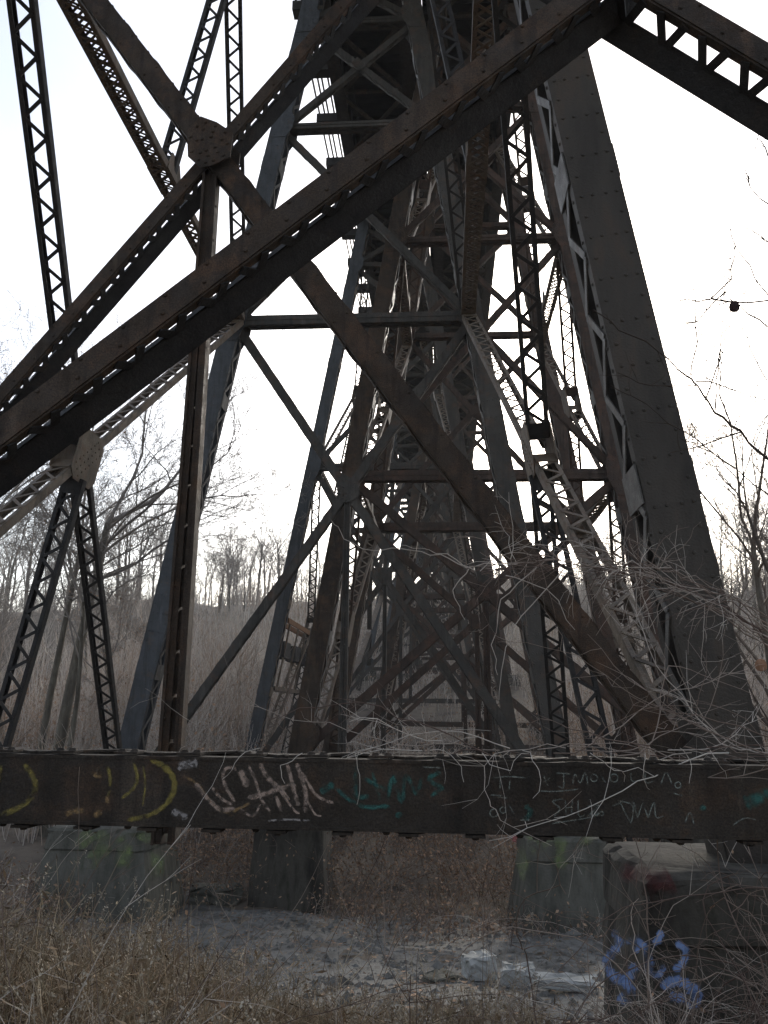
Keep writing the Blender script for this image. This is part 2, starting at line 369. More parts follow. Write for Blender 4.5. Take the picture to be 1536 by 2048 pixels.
def seg_x(a0, a1, b0, b1):
    """crossing point of two lines in the XZ plane"""
    d1, d2 = a1-a0, b1-b0; den = d1.x*d2.z-d1.z*d2.x
    t = ((b0.x-a0.x)*d2.z-(b0.z-a0.z)*d2.x)/den
    return a0+d1*t
def bent(fam, Y, base, levels, label, group, mats, lod=0, pair=(), basestrut=True, legw=.36, dw=.15, hang=True, gus=1.0, pw=.1):
    ml_, mr_, md, mdk = mats
    root = empty('trestle_bent', ((fam.xl+fam.xr)/2, Y, base), label, 'trestle bent', group)
    for G, m_ in ((fam.L, ml_), (fam.R, mr_)):
        mb = MB(); ml = {-1: MB(), 1: MB()}; leg_mesh(mb, G(base, Y), G(TOP, Y), legw, .42, lod, ml=ml)
        if lod < 2:
            c = G(base+.02, Y); mb.box(c, .62, .62, .04)
        o = mb.build('leg', m_, root)
        for k in (-1, 1):
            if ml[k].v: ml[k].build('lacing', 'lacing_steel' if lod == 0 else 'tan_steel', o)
    zs = [base+.30]+[z for z in levels if z > base+.8]+[TOP-.15]
    riv = .2 if lod == 0 else 0
    for i in range(len(zs)-1):
        z0, z1 = zs[i]+(0 if i == 0 else .12), zs[i+1]-.12
        if z1-z0 < .8: continue
        e = .10
        l0, r0, l1, r1 = fam.L(z0, Y, e), fam.R(z0, Y, e), fam.L(z1, Y, e), fam.R(z1, Y, e)
        X = seg_x(l0, r1, r0, l1)
        w = dw*(1 if i == 0 else .8); s = .15 if i == 0 else .12
        big = (i == 0)
        for (p, q), key in (((l1, r0), 'a'), ((l0, r1), 'b')):
            if i == 0 and key in pair:
                mu, ml = MB(), MB()
                for aa, bb in ((p, X), (X, q)):
                    d = (bb-aa).normalized()
                    pair_brace(mu, ml, aa, bb, w=pw, gap=.15 if key == 'a' and len(pair) == 2 else .085, lw=.042 if len(pair) == 2 else .05, riv=1)
                o = mu.build('diagonal_brace', md, root); ml.build('lower_plate', mdk, o)
            else:
                mb = MB()
                if key == 'a': brace(mb, p, q, (0, 1, 0), s, w, .05, .24, .04, lod, riv=riv)
                else:
                    d = (q-p).normalized()*.12
                    brace(mb, p, X-d, (0, 1, 0), s, w, .05, .24, .04, lod, riv=riv); brace(mb, X+d, q, (0, 1, 0), s, w, .05, .24, .04, lod, riv=riv)
                mb.build('diagonal_brace', md, root)
        if lod < 2:
            g = .30*gus if big else .17
            for sg in (() if len(pair) == 2 else (-1, 1)):
                mb = MB(); c = X+V((0, sg*(s/2+.032+(.03 if pair and sg < 0 and i == 0 else 0)), 0)); k = .9
                da, db = (r1-X).normalized(), (l1-X).normalized(); nn = .55
                P = [c+da*g*k+V((-.10, 0, .02))*gus, c+da*g*k+V((.06, 0, -.10))*gus, c-db*g*k+V((.05, 0, .08))*gus, c-db*g*.7*k+V((-.06, 0, -.07))*gus,
                     c-da*g*.75*k+V((.06, 0, -.08))*gus, c-da*g*k+V((-.03, 0, .10))*gus, c+db*g*k+V((-.06, 0, -.06))*gus, c+db*g*k+V((.06, 0, .09))*gus]
                gusset(mb, P, Y, .014, .016 if lod == 0 and sg < 0 else 0); mb.build('gusset_plate', md, root)
        if i == 0 and hang:
            mb = MB(); zb = base+.05
            for sx in (-.036, .036):
                mb.beam(X+V((sx*.7, 0, -.2)), V((X.x+sx*1.35, Y, zb)), (1, 0, 0), .055, .09)
                mb.beam(X+V((sx*.7+math.copysign(.022, sx), -.05, -.2)), V((X.x+sx*1.35+math.copysign(.022, sx), Y-.05, zb)), (1, 0, 0), .02, .05)
            if lod < 2:
                n = int((X.z-zb)/.3)
                for j in range(n):
                    z = zb+.2+j*.3; mb.box((X.x, Y+.01, z), .06, .03, .275)
                    if lod == 0:
                        for sx in (-.045, .045): mb.rivet((X.x+sx*1.2, Y-.052, z), (0, -1, 0), .016)
            mb.build('hanger', md, root)
    for j, z in enumerate(zs[1:-1]):
        mb = MB(); a, b = fam.L(z, Y, .12), fam.R(z, Y, .12)
        brace(mb, a, b, (0, 1, 0), .22, .20 if j == 0 else .13, .06, .3, .05, lod, riv=riv)
        if lod < 2:
            mb.beam(a+V((0, -.12, .02)), b+V((0, -.12, .02)), (0, 0, 1), .05, .02)
        mb.build('horizontal_strut', md, root)
    if lod < 2:
        for j, z in enumerate(zs[:-1]):
            for G, sx in ((fam.L, 1), (fam.R, -1)):
                g = .8 if j else 1.0; h = .42 if j == 1 else .3
                for yy in (-.225, .225):
                    mb = MB()
                    sl = fam.sl if sx > 0 else -fam.sr
                    P = []
                    for dx, dz in ((-.16, h), (.16, h*1.05), (.34, h*.5), (.36, -h*.35), (.24, -h*1.1), (-.16, -h*1.15)):
                        if j == 0: dz = dz*.9+.25
                        P.append(V((G(z, Y).x+sx*dx*g+sl*dz, Y+yy, z+dz)))
                    gusset(mb, P, Y, .014, .016 if lod == 0 and yy < 0 else 0)
                    mb.build('gusset_plate', ml_ if sx > 0 else mr_, root)
    if basestrut:
        mb = MB(); brace(mb, fam.L(base+.12, Y, .2), fam.R(base+.12, Y, .2), (0, 1, 0), .25, .2, .05, .3, .05, max(lod, 1)); mb.build('bottom_strut', md, root)
    return root, zs
def pier(c, w, d, h, label, group=None, flare=.18, m_='concrete'):
    """battered concrete pier with a projecting cap, its top at c"""
    c = V(c); root = None
    mb = MB()
    r_ = random.Random(int(abs(c.x*131+c.y*71)*10)); N = 12 if c.y < 18 else 3
    def ring(z, k, kd, chip):
        hx, hy = w/2+k, d/2+kd; P = []
        for (x0, y0), (x1, y1) in (((-hx, -hy), (hx, -hy)), ((hx, -hy), (hx, hy)), ((hx, hy), (-hx, hy)), ((-hx, hy), (-hx, -hy))):
            for i in range(N):
                t = i/N; f = 1-(chip*r_.random()**3+(.035*r_.random() if i == 0 else 0)); x, y = (x0+(x1-x0)*t)*f, (y0+(y1-y0)*t)*f
                P.append((c.x+x, c.y+y, z+r_.gauss(0, .006)))
        return P
    zc = c.z-min(.35, h*.3); steps = [(c.z, -.09, -.09, .03), (c.z-.012, -.03, -.03, .06), (c.z-.05, 0, 0, .05), (c.z-.12, .0, .0, .03), (zc+.01, .02, .02, .02), (zc-.015, -.015, -.015, .015)]
    for i in range(1, 8):
        f = i/7; steps.append((zc-.015-(c.z-.0-(c.z-zc)-(c.z-h-.4))*f, flare*1.1*f, flare*f, .012))
    b = len(mb.v); M4 = 4*N
    for st in steps: mb.v += ring(*st)
    mb.f.append(tuple(range(b, b+M4)))
    for i in range(len(steps)-1):
        for k in range(M4):
            j = (k+1) % M4; mb.f.append((b+M4*i+j, b+M4*i+k, b+M4*(i+1)+k, b+M4*(i+1)+j))
    o = mb.build('concrete_pier', m_); tag(o, label, 'concrete pier', group)
    return o
def side_bracing(fam, side, Ya, Yb, ba, bb, lv, top, label, m_, mt, lod=0, post=True, group=None):
    """bracing between two bents of one tower, in the sloping plane of its legs"""
    G = (lambda z, Y: fam.L(z, Y, .12)) if side == 'L' else (lambda z, Y: fam.R(z, Y, .10))
    root = empty('side_bracing', G(min(ba, bb), (Ya+Yb)/2), label, 'side bracing', group)
    ya, yb = Ya+.25, Yb-.25
    zs = [None]+list(lv)+[top]
    sep = (1, 0, 0); s = .27
    for i in range(len(zs)-1):
        lo_a, lo_b = (ba+.35, bb+.35) if i == 0 else (zs[i]+.1, zs[i]+.1)
        hi = zs[i+1]-.1
        if hi-max(lo_a, lo_b) < 1: continue
        pa0, pb0, pa1, pb1 = G(lo_a, ya), G(lo_b, yb), G(hi, ya), G(hi, yb)
        # crossing
        t = (pa1.z-pa0.z); d1, d2 = pb1-pa0, pa1-pb0
        den = d1.y*(-d2.z)+d1.z*d2.y; tt = ((pb0.y-pa0.y)*(-d2.z)+(pb0.z-pa0.z)*d2.y)/den
        X = pa0+d1*tt
        for (p, q), mm in (((pb0, pa1), m_), ((pa0, pb1), mt)):
            mb = MB(); d = (q-p).normalized()*.22
            brace(mb, p, X-d, sep, s, .10, .045, .19, .040, lod, faces=(1,)); brace(mb, X+d, q, sep, s, .10, .045, .19, .040, lod, faces=(1,))
            mb.build('diagonal_brace', mm, root)
        if lod < 2:
            fn = V((1, 0, -(fam.sl if side == 'L' else -fam.sr))).normalized()
            for sg in (-1, 1):
                mb = MB(); c = X+fn*(sg*(s/2+.01)); da, db = (pb1-X).normalized(), (pa1-X).normalized(); g = .42
                P = [c+da*g+db*.08, c+da*g-db*.08, c-db*g+da*.08, c-db*g-da*.08, c-da*g-db*.08, c-da*g+db*.08, c+db*g-da*.08, c+db*g+da*.08]
                mb.prism(P, fn, .014)
                if lod == 0:
                    for k in range(7):
                        for j in range(3): mb.rivet(c+fn*(sg*.007)+da*((k-3)*.1)+db*((j-1)*.1), fn*sg, .016)
                mb.build('gusset_plate', mt, root)
        if post:
            if i == 0: foot = V((G(min(ba, bb), X.y).x, X.y, (ba+bb)/2-.3)); foot = G((ba+bb)/2-.3, X.y)
            else: foot = G(zs[i]+.1, X.y)
            mb = MB(); brace(mb, X+V((0, 0, -.3)), foot, sep, s, .10, .045, .19, .040, lod, faces=(1,)); mb.build('hanger', m_, root)
        if i > 0:
            mb = MB(); brace(mb, G(zs[i], ya), G(zs[i], yb), sep, s, .13, .05, .17, .028, lod, cross=True); mb.build('horizontal_strut', mt, root)
            if lod < 2:
                for sg in (-1, 1):
                    mb = MB(); c = G(zs[i], X.y)+V((sg*(s/2+.012), 0, .06)); mb.prism([c+V((0, -.32, -.12)), c+V((0, .32, -.12)), c+V((0, .16, .24)), c+V((0, -.16, .24))], (1, 0, 0), .014); mb.build('gusset_plate', mt, root)
    return root

def gz(x, y): return float(ground_z(x, y))
Y1 = [5.69, 15.0, 25.05, 34.4, 44.4, 53.8, 63.8, 73.1, 83.1]
B1 = [-.9, -1.9, -2.0, -1.5, -.9, .6, 2.7, 4.8, 7.0]
L1 = [7.57, 12.03, 14.64]
Y2 = [3.2, 16.5, 21.3, 34.6, 39.3, 52.6, 57.3, 70.6, 75.3]
B2 = [-.32, -1.0, -1.2, -1.4, -1.0, .5, 1.3, 4.2, 5.2]
L2 = [4.77, 10.2, 13.6]
grey = ('skylit_steel', 'grey_steel', 'grey_steel', 'dark_steel'); brown = ('brown_steel', 'red_steel', 'red_steel', 'dark_steel'); nearm = ('grey_steel', 'near_steel', 'brown_steel', 'dark_steel')
ordn = ['nearest', 'second', 'third', 'fourth', 'fifth', 'sixth', 'seventh', 'eighth', 'ninth']
lab1 = ['near grey bent with a huge right leg and rusty braces crossing at a riveted plate',
        'second grey bent back in the left row, its long level strut against open sky',
        'third bent back in the left row, blue grey left leg and narrower crossing braces']
lab2 = ['closest rusty bent, thick inverted V braces over a low girder covered in graffiti',
        'rust brown bent just behind the second grey bent, red gussets on its right leg',
        'slim red brown bent of the right row close behind the first rust brown one']
roots = {}
B1 = [b if Y < 40 else float(ground_z(-1.8, Y))+.4 for Y, b in zip(Y1, B1)]; B2 = [b if Y < 39 else float(ground_z(.8, Y))+.4 for Y, b in zip(Y2, B2)]
for i, (Y, b) in enumerate(zip(Y1, B1)):
    lod = 0 if i < 2 else 1 if i < 6 else 2
    lb = lab1[i] if i < 3 else '%s bent back in the left row, crossed braces seen through nearer steel' % ordn[i]
    roots[1, i] = bent(FB if i == 0 else F1, Y, b, L1, lb, 'bents of the left trestle row', nearm if i == 0 else grey, lod, pair=('b',) if i == 0 else (), dw=.165 if i == 0 else .15, gus=1.0 if i else .85, pw=.095, basestrut=i > 0)
for i, (Y, b) in enumerate(zip(Y2, B2)):
    lod = 0 if i < 2 else 1 if i < 5 else 2
    lb = lab2[i] if i < 3 else '%s rusty bent back in the right row of the trestle, deep among the crossing braces' % ordn[i]
    roots[2, i] = bent(FP if i == 0 else F2, Y, b, [6.0] + L2[1:] if i == 0 else L2, lb, 'bents of the right trestle row', ('brown_steel', 'brown_steel', 'brown_steel', 'dark_steel') if i == 0 else brown, lod, pair=('a', 'b') if i == 0 else (), dw=.15, pw=.105, hang=i > 0, basestrut=i > 0, gus=.8)
near_names = {(1, 0): ('concrete pier under the far left foot of the near grey bent', 'dark concrete pier at the right with red and blue paint, under the huge leg'),
              (1, 1): ('flared concrete pier with bright green algae under the left foot of the second grey bent', 'grey concrete pier streaked with algae under the right foot of the second grey bent'),
              (2, 0): ('concrete pier below the left end of the graffiti girder', 'concrete pier below the right end of the graffiti girder')}
piers = {}
for fam_, k, YY, BB in ((F1, 1, Y1, B1), (F2, 2, Y2, B2)):
    for i, (Y, b) in enumerate(zip(YY, BB)):
        fam = FP if (k, i) == (2, 0) else fam_
        for side, G in (('L', fam.L), ('R', fam.R)):
            x = G(b, Y).x; lbl = near_names.get((k, i)); j = 0 if side == 'L' else 1
            lbl = lbl[j] if lbl else 'low concrete pier in the brush under the %s foot of the %s %s bent' % ('left' if j == 0 else 'right', ordn[i], 'left row' if k == 1 else 'right row')
            h = b-gz(x, Y)+.1
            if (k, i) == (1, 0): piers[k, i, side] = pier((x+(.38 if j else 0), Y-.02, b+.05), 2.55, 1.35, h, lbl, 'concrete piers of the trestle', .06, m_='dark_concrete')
            elif (k, i) == (1, 1): piers[k, i, side] = pier((x+(.05 if j == 0 else -.15), Y, b), 1.7 if j == 0 else 1.45, 1.7, h, lbl, 'concrete piers of the trestle', .28)
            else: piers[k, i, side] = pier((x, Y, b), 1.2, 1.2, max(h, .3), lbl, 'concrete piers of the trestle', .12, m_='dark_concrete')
for i in range(0, 8, 2):
    lod = 0 if i == 0 else 1 if i < 4 else 2
    for sd, w in (('L', 'left'), ('R', 'right')):
        lb = {0: 'laced tan and dark bracing on the %s side between the two nearest grey bents' % w}.get(i, 'laced bracing on the %s side between the %s and %s left row bents' % (w, ordn[i], ordn[i+1]))
        side_bracing(F1, sd, Y1[i], Y1[i+1], B1[i], B1[i+1], [7.57], 16.2, lb, 'dark_steel' if i == 0 else 'grey_steel', 'tan_steel', lod, group='side bracing of the left row towers')
for i in (1, 3, 5, 7):
    lod = 1 if i < 4 else 2
    for sd, w in (('L', 'left'), ('R', 'right')):
        side_bracing(F2, sd, Y2[i], Y2[i+1] if i+1 < len(Y2) else Y2[i]+4.7, B2[i], B2[i+1], [4.6, 9.9], 16.0, 'laced bracing on the %s side between the %s and %s right row bents' % (w, ordn[i], ordn[i+1]), 'red_steel', 'tan_steel', lod, post=False, group='side bracing of the right row towers')

# bottom girder of the closest bent, with its paint
gr = roots[2, 0][0]
mb = MB(); Yg = 3.10; za, zb = -.405, -.165; xa, xb = FP.xl-.1, FP.xr+.1; zm = (za+zb)/2
for yy in (Yg, Yg+.34):
    mb.beam((xa, yy, zm), (xb, yy, zm), (0, 0, 1), zb-za-.016, .012)
    for z in (za+.004, zb-.004): mb.beam((xa, yy+(.035 if yy < 3.2 else -.035), z), (xb, yy+(.035 if yy < 3.2 else -.035), z), (0, 0, 1), .012, .09)
zigzag(mb, V((xa, Yg+.03, zb+.008)), V((xb, Yg+.03, zb+.008)), V((xa, Yg+.31, zb+.008)), V((xb, Yg+.31, zb+.008)), .235, .05, (0, 0, 1), .008)
zigzag(mb, V((xa, Yg+.03, za-.008)), V((xb, Yg+.03, za-.008)), V((xa, Yg+.31, za-.008)), V((xb, Yg+.31, za-.008)), .235, .05, (0, 0, 1), .008)
x = xa+.1; k = 0
while x < xb-.1:
    mb.box((x, Yg+.035, zb+.012), .088, .075, .008)
    for dx in (-.022, .024): mb.rivet((x+dx, Yg+.025, zb+.016), (0, 0, 1), .017)
    mb.box((x+.1, Yg+.035, za-.012), .07, .075, .010); mb.rivet((x+.1, Yg+.03, za-.017), (0, 0, -1), .017)
    if k % 2: mb.rivet((x+.02, Yg+.03, za-.008), (0, 0, -1), .015)
    x += .236; k += 1
girder = mb.build('bottom_girder', 'girder_steel', gr)
def stroke(strokes, Y, name, m_, parent, px=True, feather=.35):
    """flat painted strokes on an upright face at depth Y; soft sprayed edges through the attribute edge"""
    vs, fs, ed = [], [], []
    for sti, (w, pts) in enumerate(strokes):
        P = [at(x, y, Y) for x, y in pts]; YY = Y-.0009*(sti+1)/max(6, len(strokes))
        # smooth by Catmull-Rom
        S = []
        for i in range(len(P)-1):
            p0, p1, p2, p3 = P[max(0, i-1)], P[i], P[i+1], P[min(len(P)-1, i+2)]
            for t in (0, .25, .5, .75):
                S.append(.5*((2*p1)+(p2-p0)*t+(2*p0-5*p1+4*p2-p3)*t*t+(3*p1-p0-3*p2+p3)*t**3))
        S.append(P[-1]); n = len(S); b = len(vs); hw = w*Y/FPX/2
        for i, p in enumerate(S):
            d = S[min(n-1, i+1)]-S[max(0, i-1)]; d.y = 0; d.normalize(); nn = V((-d.z, 0, d.x))
            k = hw*(.8+.4*math.sin(i*1.7+w)**2)*(1 if 0 < i < n-1 else .5)
            for f, e in ((-1.0, 0), (-.45, 1), (.45, 1), (1.0, 0)):
                q = p+nn*(k*f*1.25); vs.append((q.x, YY, q.z)); ed.append(e if 0 < i < n-1 else e*.5)
        for i in range(n-1):
            for k in range(3):
                a = b+4*i+k; fs.append((a, a+1, a+5, a+4))
    off = parent_loc(parent)
    me = np_mesh(name, np.array(vs)-np.array(off), np.array(fs), [m_])
    a = me.attributes.new('edge', 'FLOAT', 'POINT'); a.data.foreach_set('value', np.array(ed, np.float32))
    return link(name, me, parent)
GF = Yg-.008
stroke([(11, [(48, 1528), (64, 1550), (71, 1574), (58, 1600), (30, 1619), (0, 1630)]), (9, [(300, 1519), (330, 1534), (348, 1560), (345, 1590), (325, 1615), (295, 1632), (255, 1640)]),
        (12, [(310, 1522), (340, 1545), (349, 1575), (336, 1606)]), (7, [(266, 1526), (275, 1553), (266, 1578), (243, 1597)]), (4, [(286, 1532), (291, 1568), (285, 1612)]), (6, [(3, 1530), (-3, 1570)]),
        (7, [(215, 1532), (221, 1560), (216, 1592)])], GF, 'graffiti', P_YEL, girder)
stroke([(16, [(190, 1538), (196, 1548), (201, 1546)]), (7, [(186, 1550), (203, 1553)]), (12, [(130, 1628), (150, 1622), (168, 1622)]), (12, [(188, 1634), (203, 1621)]), (8, [(213, 1592), (216, 1608)]),
        (5, [(368, 1554), (395, 1568), (422, 1603), (446, 1624), (472, 1620), (500, 1606)]), (6, [(458, 1632), (480, 1615), (500, 1607)])], GF-.001, 'graffiti', P_ORG, girder)
stroke([(9, [(390, 1566), (418, 1600), (441, 1619), (470, 1617)]), (6, [(424, 1574), (440, 1595), (465, 1610)]), (7, [(470, 1604), (455, 1580), (446, 1556), (450, 1539), (464, 1535), (474, 1540)]),
        (13, [(480, 1541), (487, 1555), (495, 1574)]), (10, [(496, 1595), (530, 1588), (562, 1577), (592, 1570)]), (9, [(519, 1526), (534, 1553), (556, 1574), (578, 1600)]),
        (8, [(574, 1527), (581, 1552), (590, 1588), (598, 1612)]), (9, [(593, 1526), (604, 1558), (612, 1590), (611, 1626)]), (6, [(497, 1532), (509, 1556), (524, 1600), (540, 1623)]), (8, [(552, 1592), (563, 1622)]),
        (6, [(605, 1545), (628, 1585), (648, 1600), (668, 1606)]), (5, [(480, 1617), (505, 1632), (522, 1608)]), (5, [(562, 1585), (590, 1622), (600, 1625)]), (4, [(614, 1600), (630, 1628), (644, 1632)])], GF-.002, 'graffiti', P_WHT, girder)
stroke([(15, [(356, 1531), (375, 1529), (396, 1525)]), (10, [(358, 1541), (362, 1533)]), (13, [(345, 1620), (358, 1630), (376, 1634)]), (4, [(536, 1642), (570, 1639), (620, 1641)])], GF-.003, 'paint_chip', P_CHIP, girder)
stroke([(13, [(640, 1585), (656, 1575), (668, 1568)]), (9, [(714, 1532), (711, 1565), (714, 1593), (738, 1592)]), (8, [(728, 1556), (752, 1570), (772, 1580)]), (8, [(776, 1600), (786, 1553), (803, 1606), (812, 1550), (832, 1588), (843, 1556)]),
        (9, [(882, 1544), (858, 1556), (868, 1568), (884, 1576), (862, 1592)]), (8, [(745, 1545), (760, 1600)]), (9, [(1050, 1610), (1062, 1625), (1048, 1640)]), (10, [(1400, 1612), (1412, 1620)]), (22, [(1488, 1608), (1515, 1598), (1540, 1586)]), (10, [(790, 1632), (805, 1628)]), (8, [(672, 1576), (700, 1600), (732, 1614), (780, 1612)])], GF, 'graffiti', P_TEAL, girder)
def circ(x, y, r): return [(x+r*math.cos(t*.785), y+r*math.sin(t*.785)) for t in range(9)]
T = 2.6
stroke([(T, [(1126, 1598), (1105, 1603), (1120, 1617), (1107, 1633)]), (T, [(1131, 1600), (1132, 1632)]), (T, [(1145, 1598), (1143, 1633)]), (T, [(1131, 1616), (1144, 1614)]), (T, [(1156, 1600), (1158, 1632), (1170, 1629)]),
        (T, [(1174, 1612), (1201, 1610)]), (T, [(1200, 1610), (1177, 1631)]), (T, [(1177, 1631), (1202, 1627)]), (T, circ(1193, 1627, 4)), (T, circ(1203, 1627, 4)), (T, [(1103, 1647), (1150, 1640), (1190, 1633)]),
        (T, [(1240, 1602), (1250, 1625), (1262, 1647)]), (T, [(1240, 1602), (1266, 1612), (1262, 1647)]), (T, [(1224, 1612), (1242, 1606)]), (T, [(1266, 1600), (1275, 1636)]), (T, [(1275, 1636), (1286, 1604)]), (T, [(1286, 1604), (1296, 1636)]), (T, [(1296, 1636), (1308, 1605), (1312, 1634), (1328, 1632)]),
        (T, [(1076, 1581), (1110, 1583), (1158, 1578)]), (T, [(1087, 1550), (1096, 1572)]), (T, [(1085, 1566), (1100, 1556)]), (T, [(1112, 1546), (1140, 1548)]), (T, [(1127, 1546), (1127, 1575), (1116, 1572)]), (T, [(1145, 1570), (1150, 1548), (1160, 1566), (1170, 1546), (1176, 1570)]),
        (T, circ(1188, 1556, 7)), (T, circ(1228, 1556, 8)), (T, [(1200, 1550), (1212, 1566)]), (T, [(1262, 1545), (1264, 1562), (1284, 1561)]), (T, [(1290, 1545), (1292, 1565), (1308, 1562)]), (T, [(1322, 1568), (1332, 1545), (1344, 1568)]), (T, circ(1356, 1570, 6)), (T, [(1346, 1586), (1366, 1592)]),
        (T, [(985, 1556), (1016, 1553), (1052, 1556)]), (T, [(1001, 1556), (1000, 1578)]), (T, [(1020, 1560), (1018, 1580)]), (T, [(980, 1590), (1012, 1592)]), (T, [(995, 1594), (1015, 1596)]), (T, circ(988, 1626, 8)), (T, circ(1006, 1620, 6)), (T, [(1018, 1610), (1030, 1632)]), (T, [(1040, 1640), (1062, 1640)]),
        (T, [(844, 1534), (884, 1536)]), (T, [(1370, 1645), (1380, 1625), (1388, 1650)]), (T, [(1466, 1650), (1490, 1636), (1512, 1640)])], GF-.001, 'graffiti', P_PALE, girder)

# paint and algae on the piers
pr_ = piers[1, 0, 'R']; yf = Y1[0]-.02-.675
stroke([(15, [(1224, 1862), (1240, 1880), (1226, 1905), (1212, 1922), (1222, 1946), (1248, 1960)]), (13, [(1268, 1872), (1290, 1892), (1316, 1880), (1322, 1860)]), (14, [(1290, 1892), (1300, 1925), (1292, 1950)]),
        (16, [(1215, 1940), (1238, 1962), (1262, 1950), (1268, 1925)]), (17, [(1244, 1958), (1262, 1980), (1252, 2000), (1236, 1990)]), (18, [(1322, 1975), (1350, 1962), (1378, 1972), (1392, 1998), (1372, 2014)]), (16, [(1338, 1990), (1364, 1996), (1394, 1988)]),
        (13, [(1350, 1885), (1372, 1900), (1364, 1928), (1346, 1940)]), (14, [(1384, 1968), (1398, 1990), (1388, 2016)]), (12, [(1300, 1938), (1314, 1952), (1330, 1930)]), (12, [(1232, 1872), (1262, 1884), (1276, 1906)])], yf-.055, 'graffiti', P_BLUE, pr_)
stroke([(56, [(1290, 1752), (1320, 1764), (1344, 1756)]), (30, [(1240, 1740), (1275, 1748), (1300, 1742)]), (24, [(1310, 1780), (1330, 1786)])], yf-.03, 'graffiti', P_RED, pr_)
stroke([(40, [(160, 1668), (172, 1680), (178, 1690)]), (46, [(282, 1650), (292, 1666), (286, 1684)]), (30, [(305, 1655), (312, 1670)]), (30, [(205, 1660), (206, 1720)]), (34, [(250, 1665), (252, 1740)]), (26, [(310, 1690), (318, 1760)]), (22, [(185, 1700), (188, 1760)]), (26, [(335, 1655), (338, 1680)])], Y1[1]-.89, 'algae_stain', P_MOSS, piers[1, 1, 'L'])
stroke([(30, [(1060, 1668), (1062, 1710)]), (34, [(1090, 1664), (1092, 1700)]), (30, [(1165, 1662), (1168, 1690)]), (22, [(1120, 1670), (1122, 1740)]), (20, [(1045, 1690), (1046, 1760)])], Y1[1]-.89, 'algae_stain', P_MOSS, piers[1, 1, 'R'])
stroke([(9, [(1026, 1664), (1030, 1672), (1027, 1684)])], Y1[1]-.90, 'graffiti', paint('pink red spray paint', (.45, .07, .10)), piers[1, 1, 'R'])

# ------------------------------------------------------------------ deck
def deck(xc, label, name, outrig):
    Ya, Yb = -14., 104.
    root = empty('viaduct_deck', (xc, 0, TOP), label, 'bridge deck', 'decks of the viaduct')
    for sx in (-.95, .95):
        mb = MB(); zb, zt = TOP, TOP+1.75; x = xc+sx
        mb.beam((x, Ya, (zb+zt)/2), (x, Yb, (zb+zt)/2), (1, 0, 0), .02, zt-zb)
        for z in (zb+.012, zt-.012): mb.beam((x, Ya, z), (x, Yb, z), (1, 0, 0), .34, .026)
        y = Ya
        while y < Yb:
            for k in (-1, 1): mb.box((x+k*.07, y, (zb+zt)/2), .1, .012, zt-zb-.06)
            y += 1.2
        mb.build('plate_girder', 'dark_steel', root)
    mb = MB(); y = 0
    while y < Yb-2.4:
        a, b = V((xc-.9, y, TOP+.10)), V((xc+.9, y+2.4, TOP+.10))
        mb.beam(a, b, (1, 0, 0), .10, .06); mb.beam(V((xc+.9, y, TOP+.16)), V((xc-.9, y+2.4, TOP+.16)), (1, 0, 0), .10, .06)
        mb.beam((xc-.92, y, TOP+.22), (xc+.92, y, TOP+.22), (0, 1, 0), .11, .06); y += 2.4
    mb.build('lateral_bracing', 'grey_steel', root)
    mb = MB(); y = Ya
    while y < Yb:
        mb.box((xc, y, TOP+1.88), 2.62, .24, .24); y += .27
    o = mb.build('cross_ties', 'timber', root); o['kind'] = 'stuff'
    mb = MB(); mb.beam((xc, Ya, TOP+2.06), (xc, Yb, TOP+2.06), (1, 0, 0), 2.55, .10)
    mb.build('deck_planks', 'timber', root)
    if outrig:
        k = 0; y = 1.
        while y < 80:
            mb = MB(); mb.box((xc-1.62, y, TOP+1.62), .85, .34, .28); mb.build('outrigger', 'timber', root); y += 2.1; k += 1
        for dx in (-1.5, -1.68, -1.80, -1.96):
            mb = MB(); mb.beam((xc+dx, Ya, TOP+1.79), (xc+dx, Yb, TOP+1.79), (1, 0, 0), .05, .05); mb.build('service_pipe', 'grey_steel', root)
    return root
deck(-1.83, 'dark deck of the left track high overhead with outriggers along its edge', 'l', True)
deck(.81, 'dark deck of the right track high overhead beside the left one', 'r', False)
# rusty platform frame on the third bent
root = empty('service_platform', F1.L(1.2, 27), 'orange rusted platform frame with hanging rods beside the third grey bent', 'platform frame')
mb = MB(); a, b = F1.L(2.75, 25.4), F1.L(2.75, 33.9); mb.beam(a+V((.18, 0, 0)), b+V((.18, 0, 0)), (0, 0, 1), .16, .06); mb.beam(a+V((-.2, 0, 0)), b+V((-.2, 0, 0)), (0, 0, 1), .16, .06); mb.build('top_rail', 'orange_rust', root)
mb = MB(); a, b = F1.L(.7, 25.4), F1.L(.7, 33.9); mb.beam(a+V((.18, 0, 0)), b+V((.18, 0, 0)), (0, 0, 1), .12, .06); mb.beam(a+V((-.2, 0, 0)), b+V((-.2, 0, 0)), (0, 0, 1), .12, .06); mb.build('bottom_rail', 'tan_steel', root)
for k in range(6):
    mb = MB(); y = 25.8+k*1.5; mb.beam(F1.L(.7, y, .18), F1.L(2.7, y, .18), (0, 1, 0), .07, .05); mb.build('hanging_rod', 'tan_steel', root)
for k in range(4):
    mb = MB(); y = 26.3+k*2; mb.box(F1.L(1.9, y), .34, 1.1, .5); mb.build('panel', 'dark_steel', root)
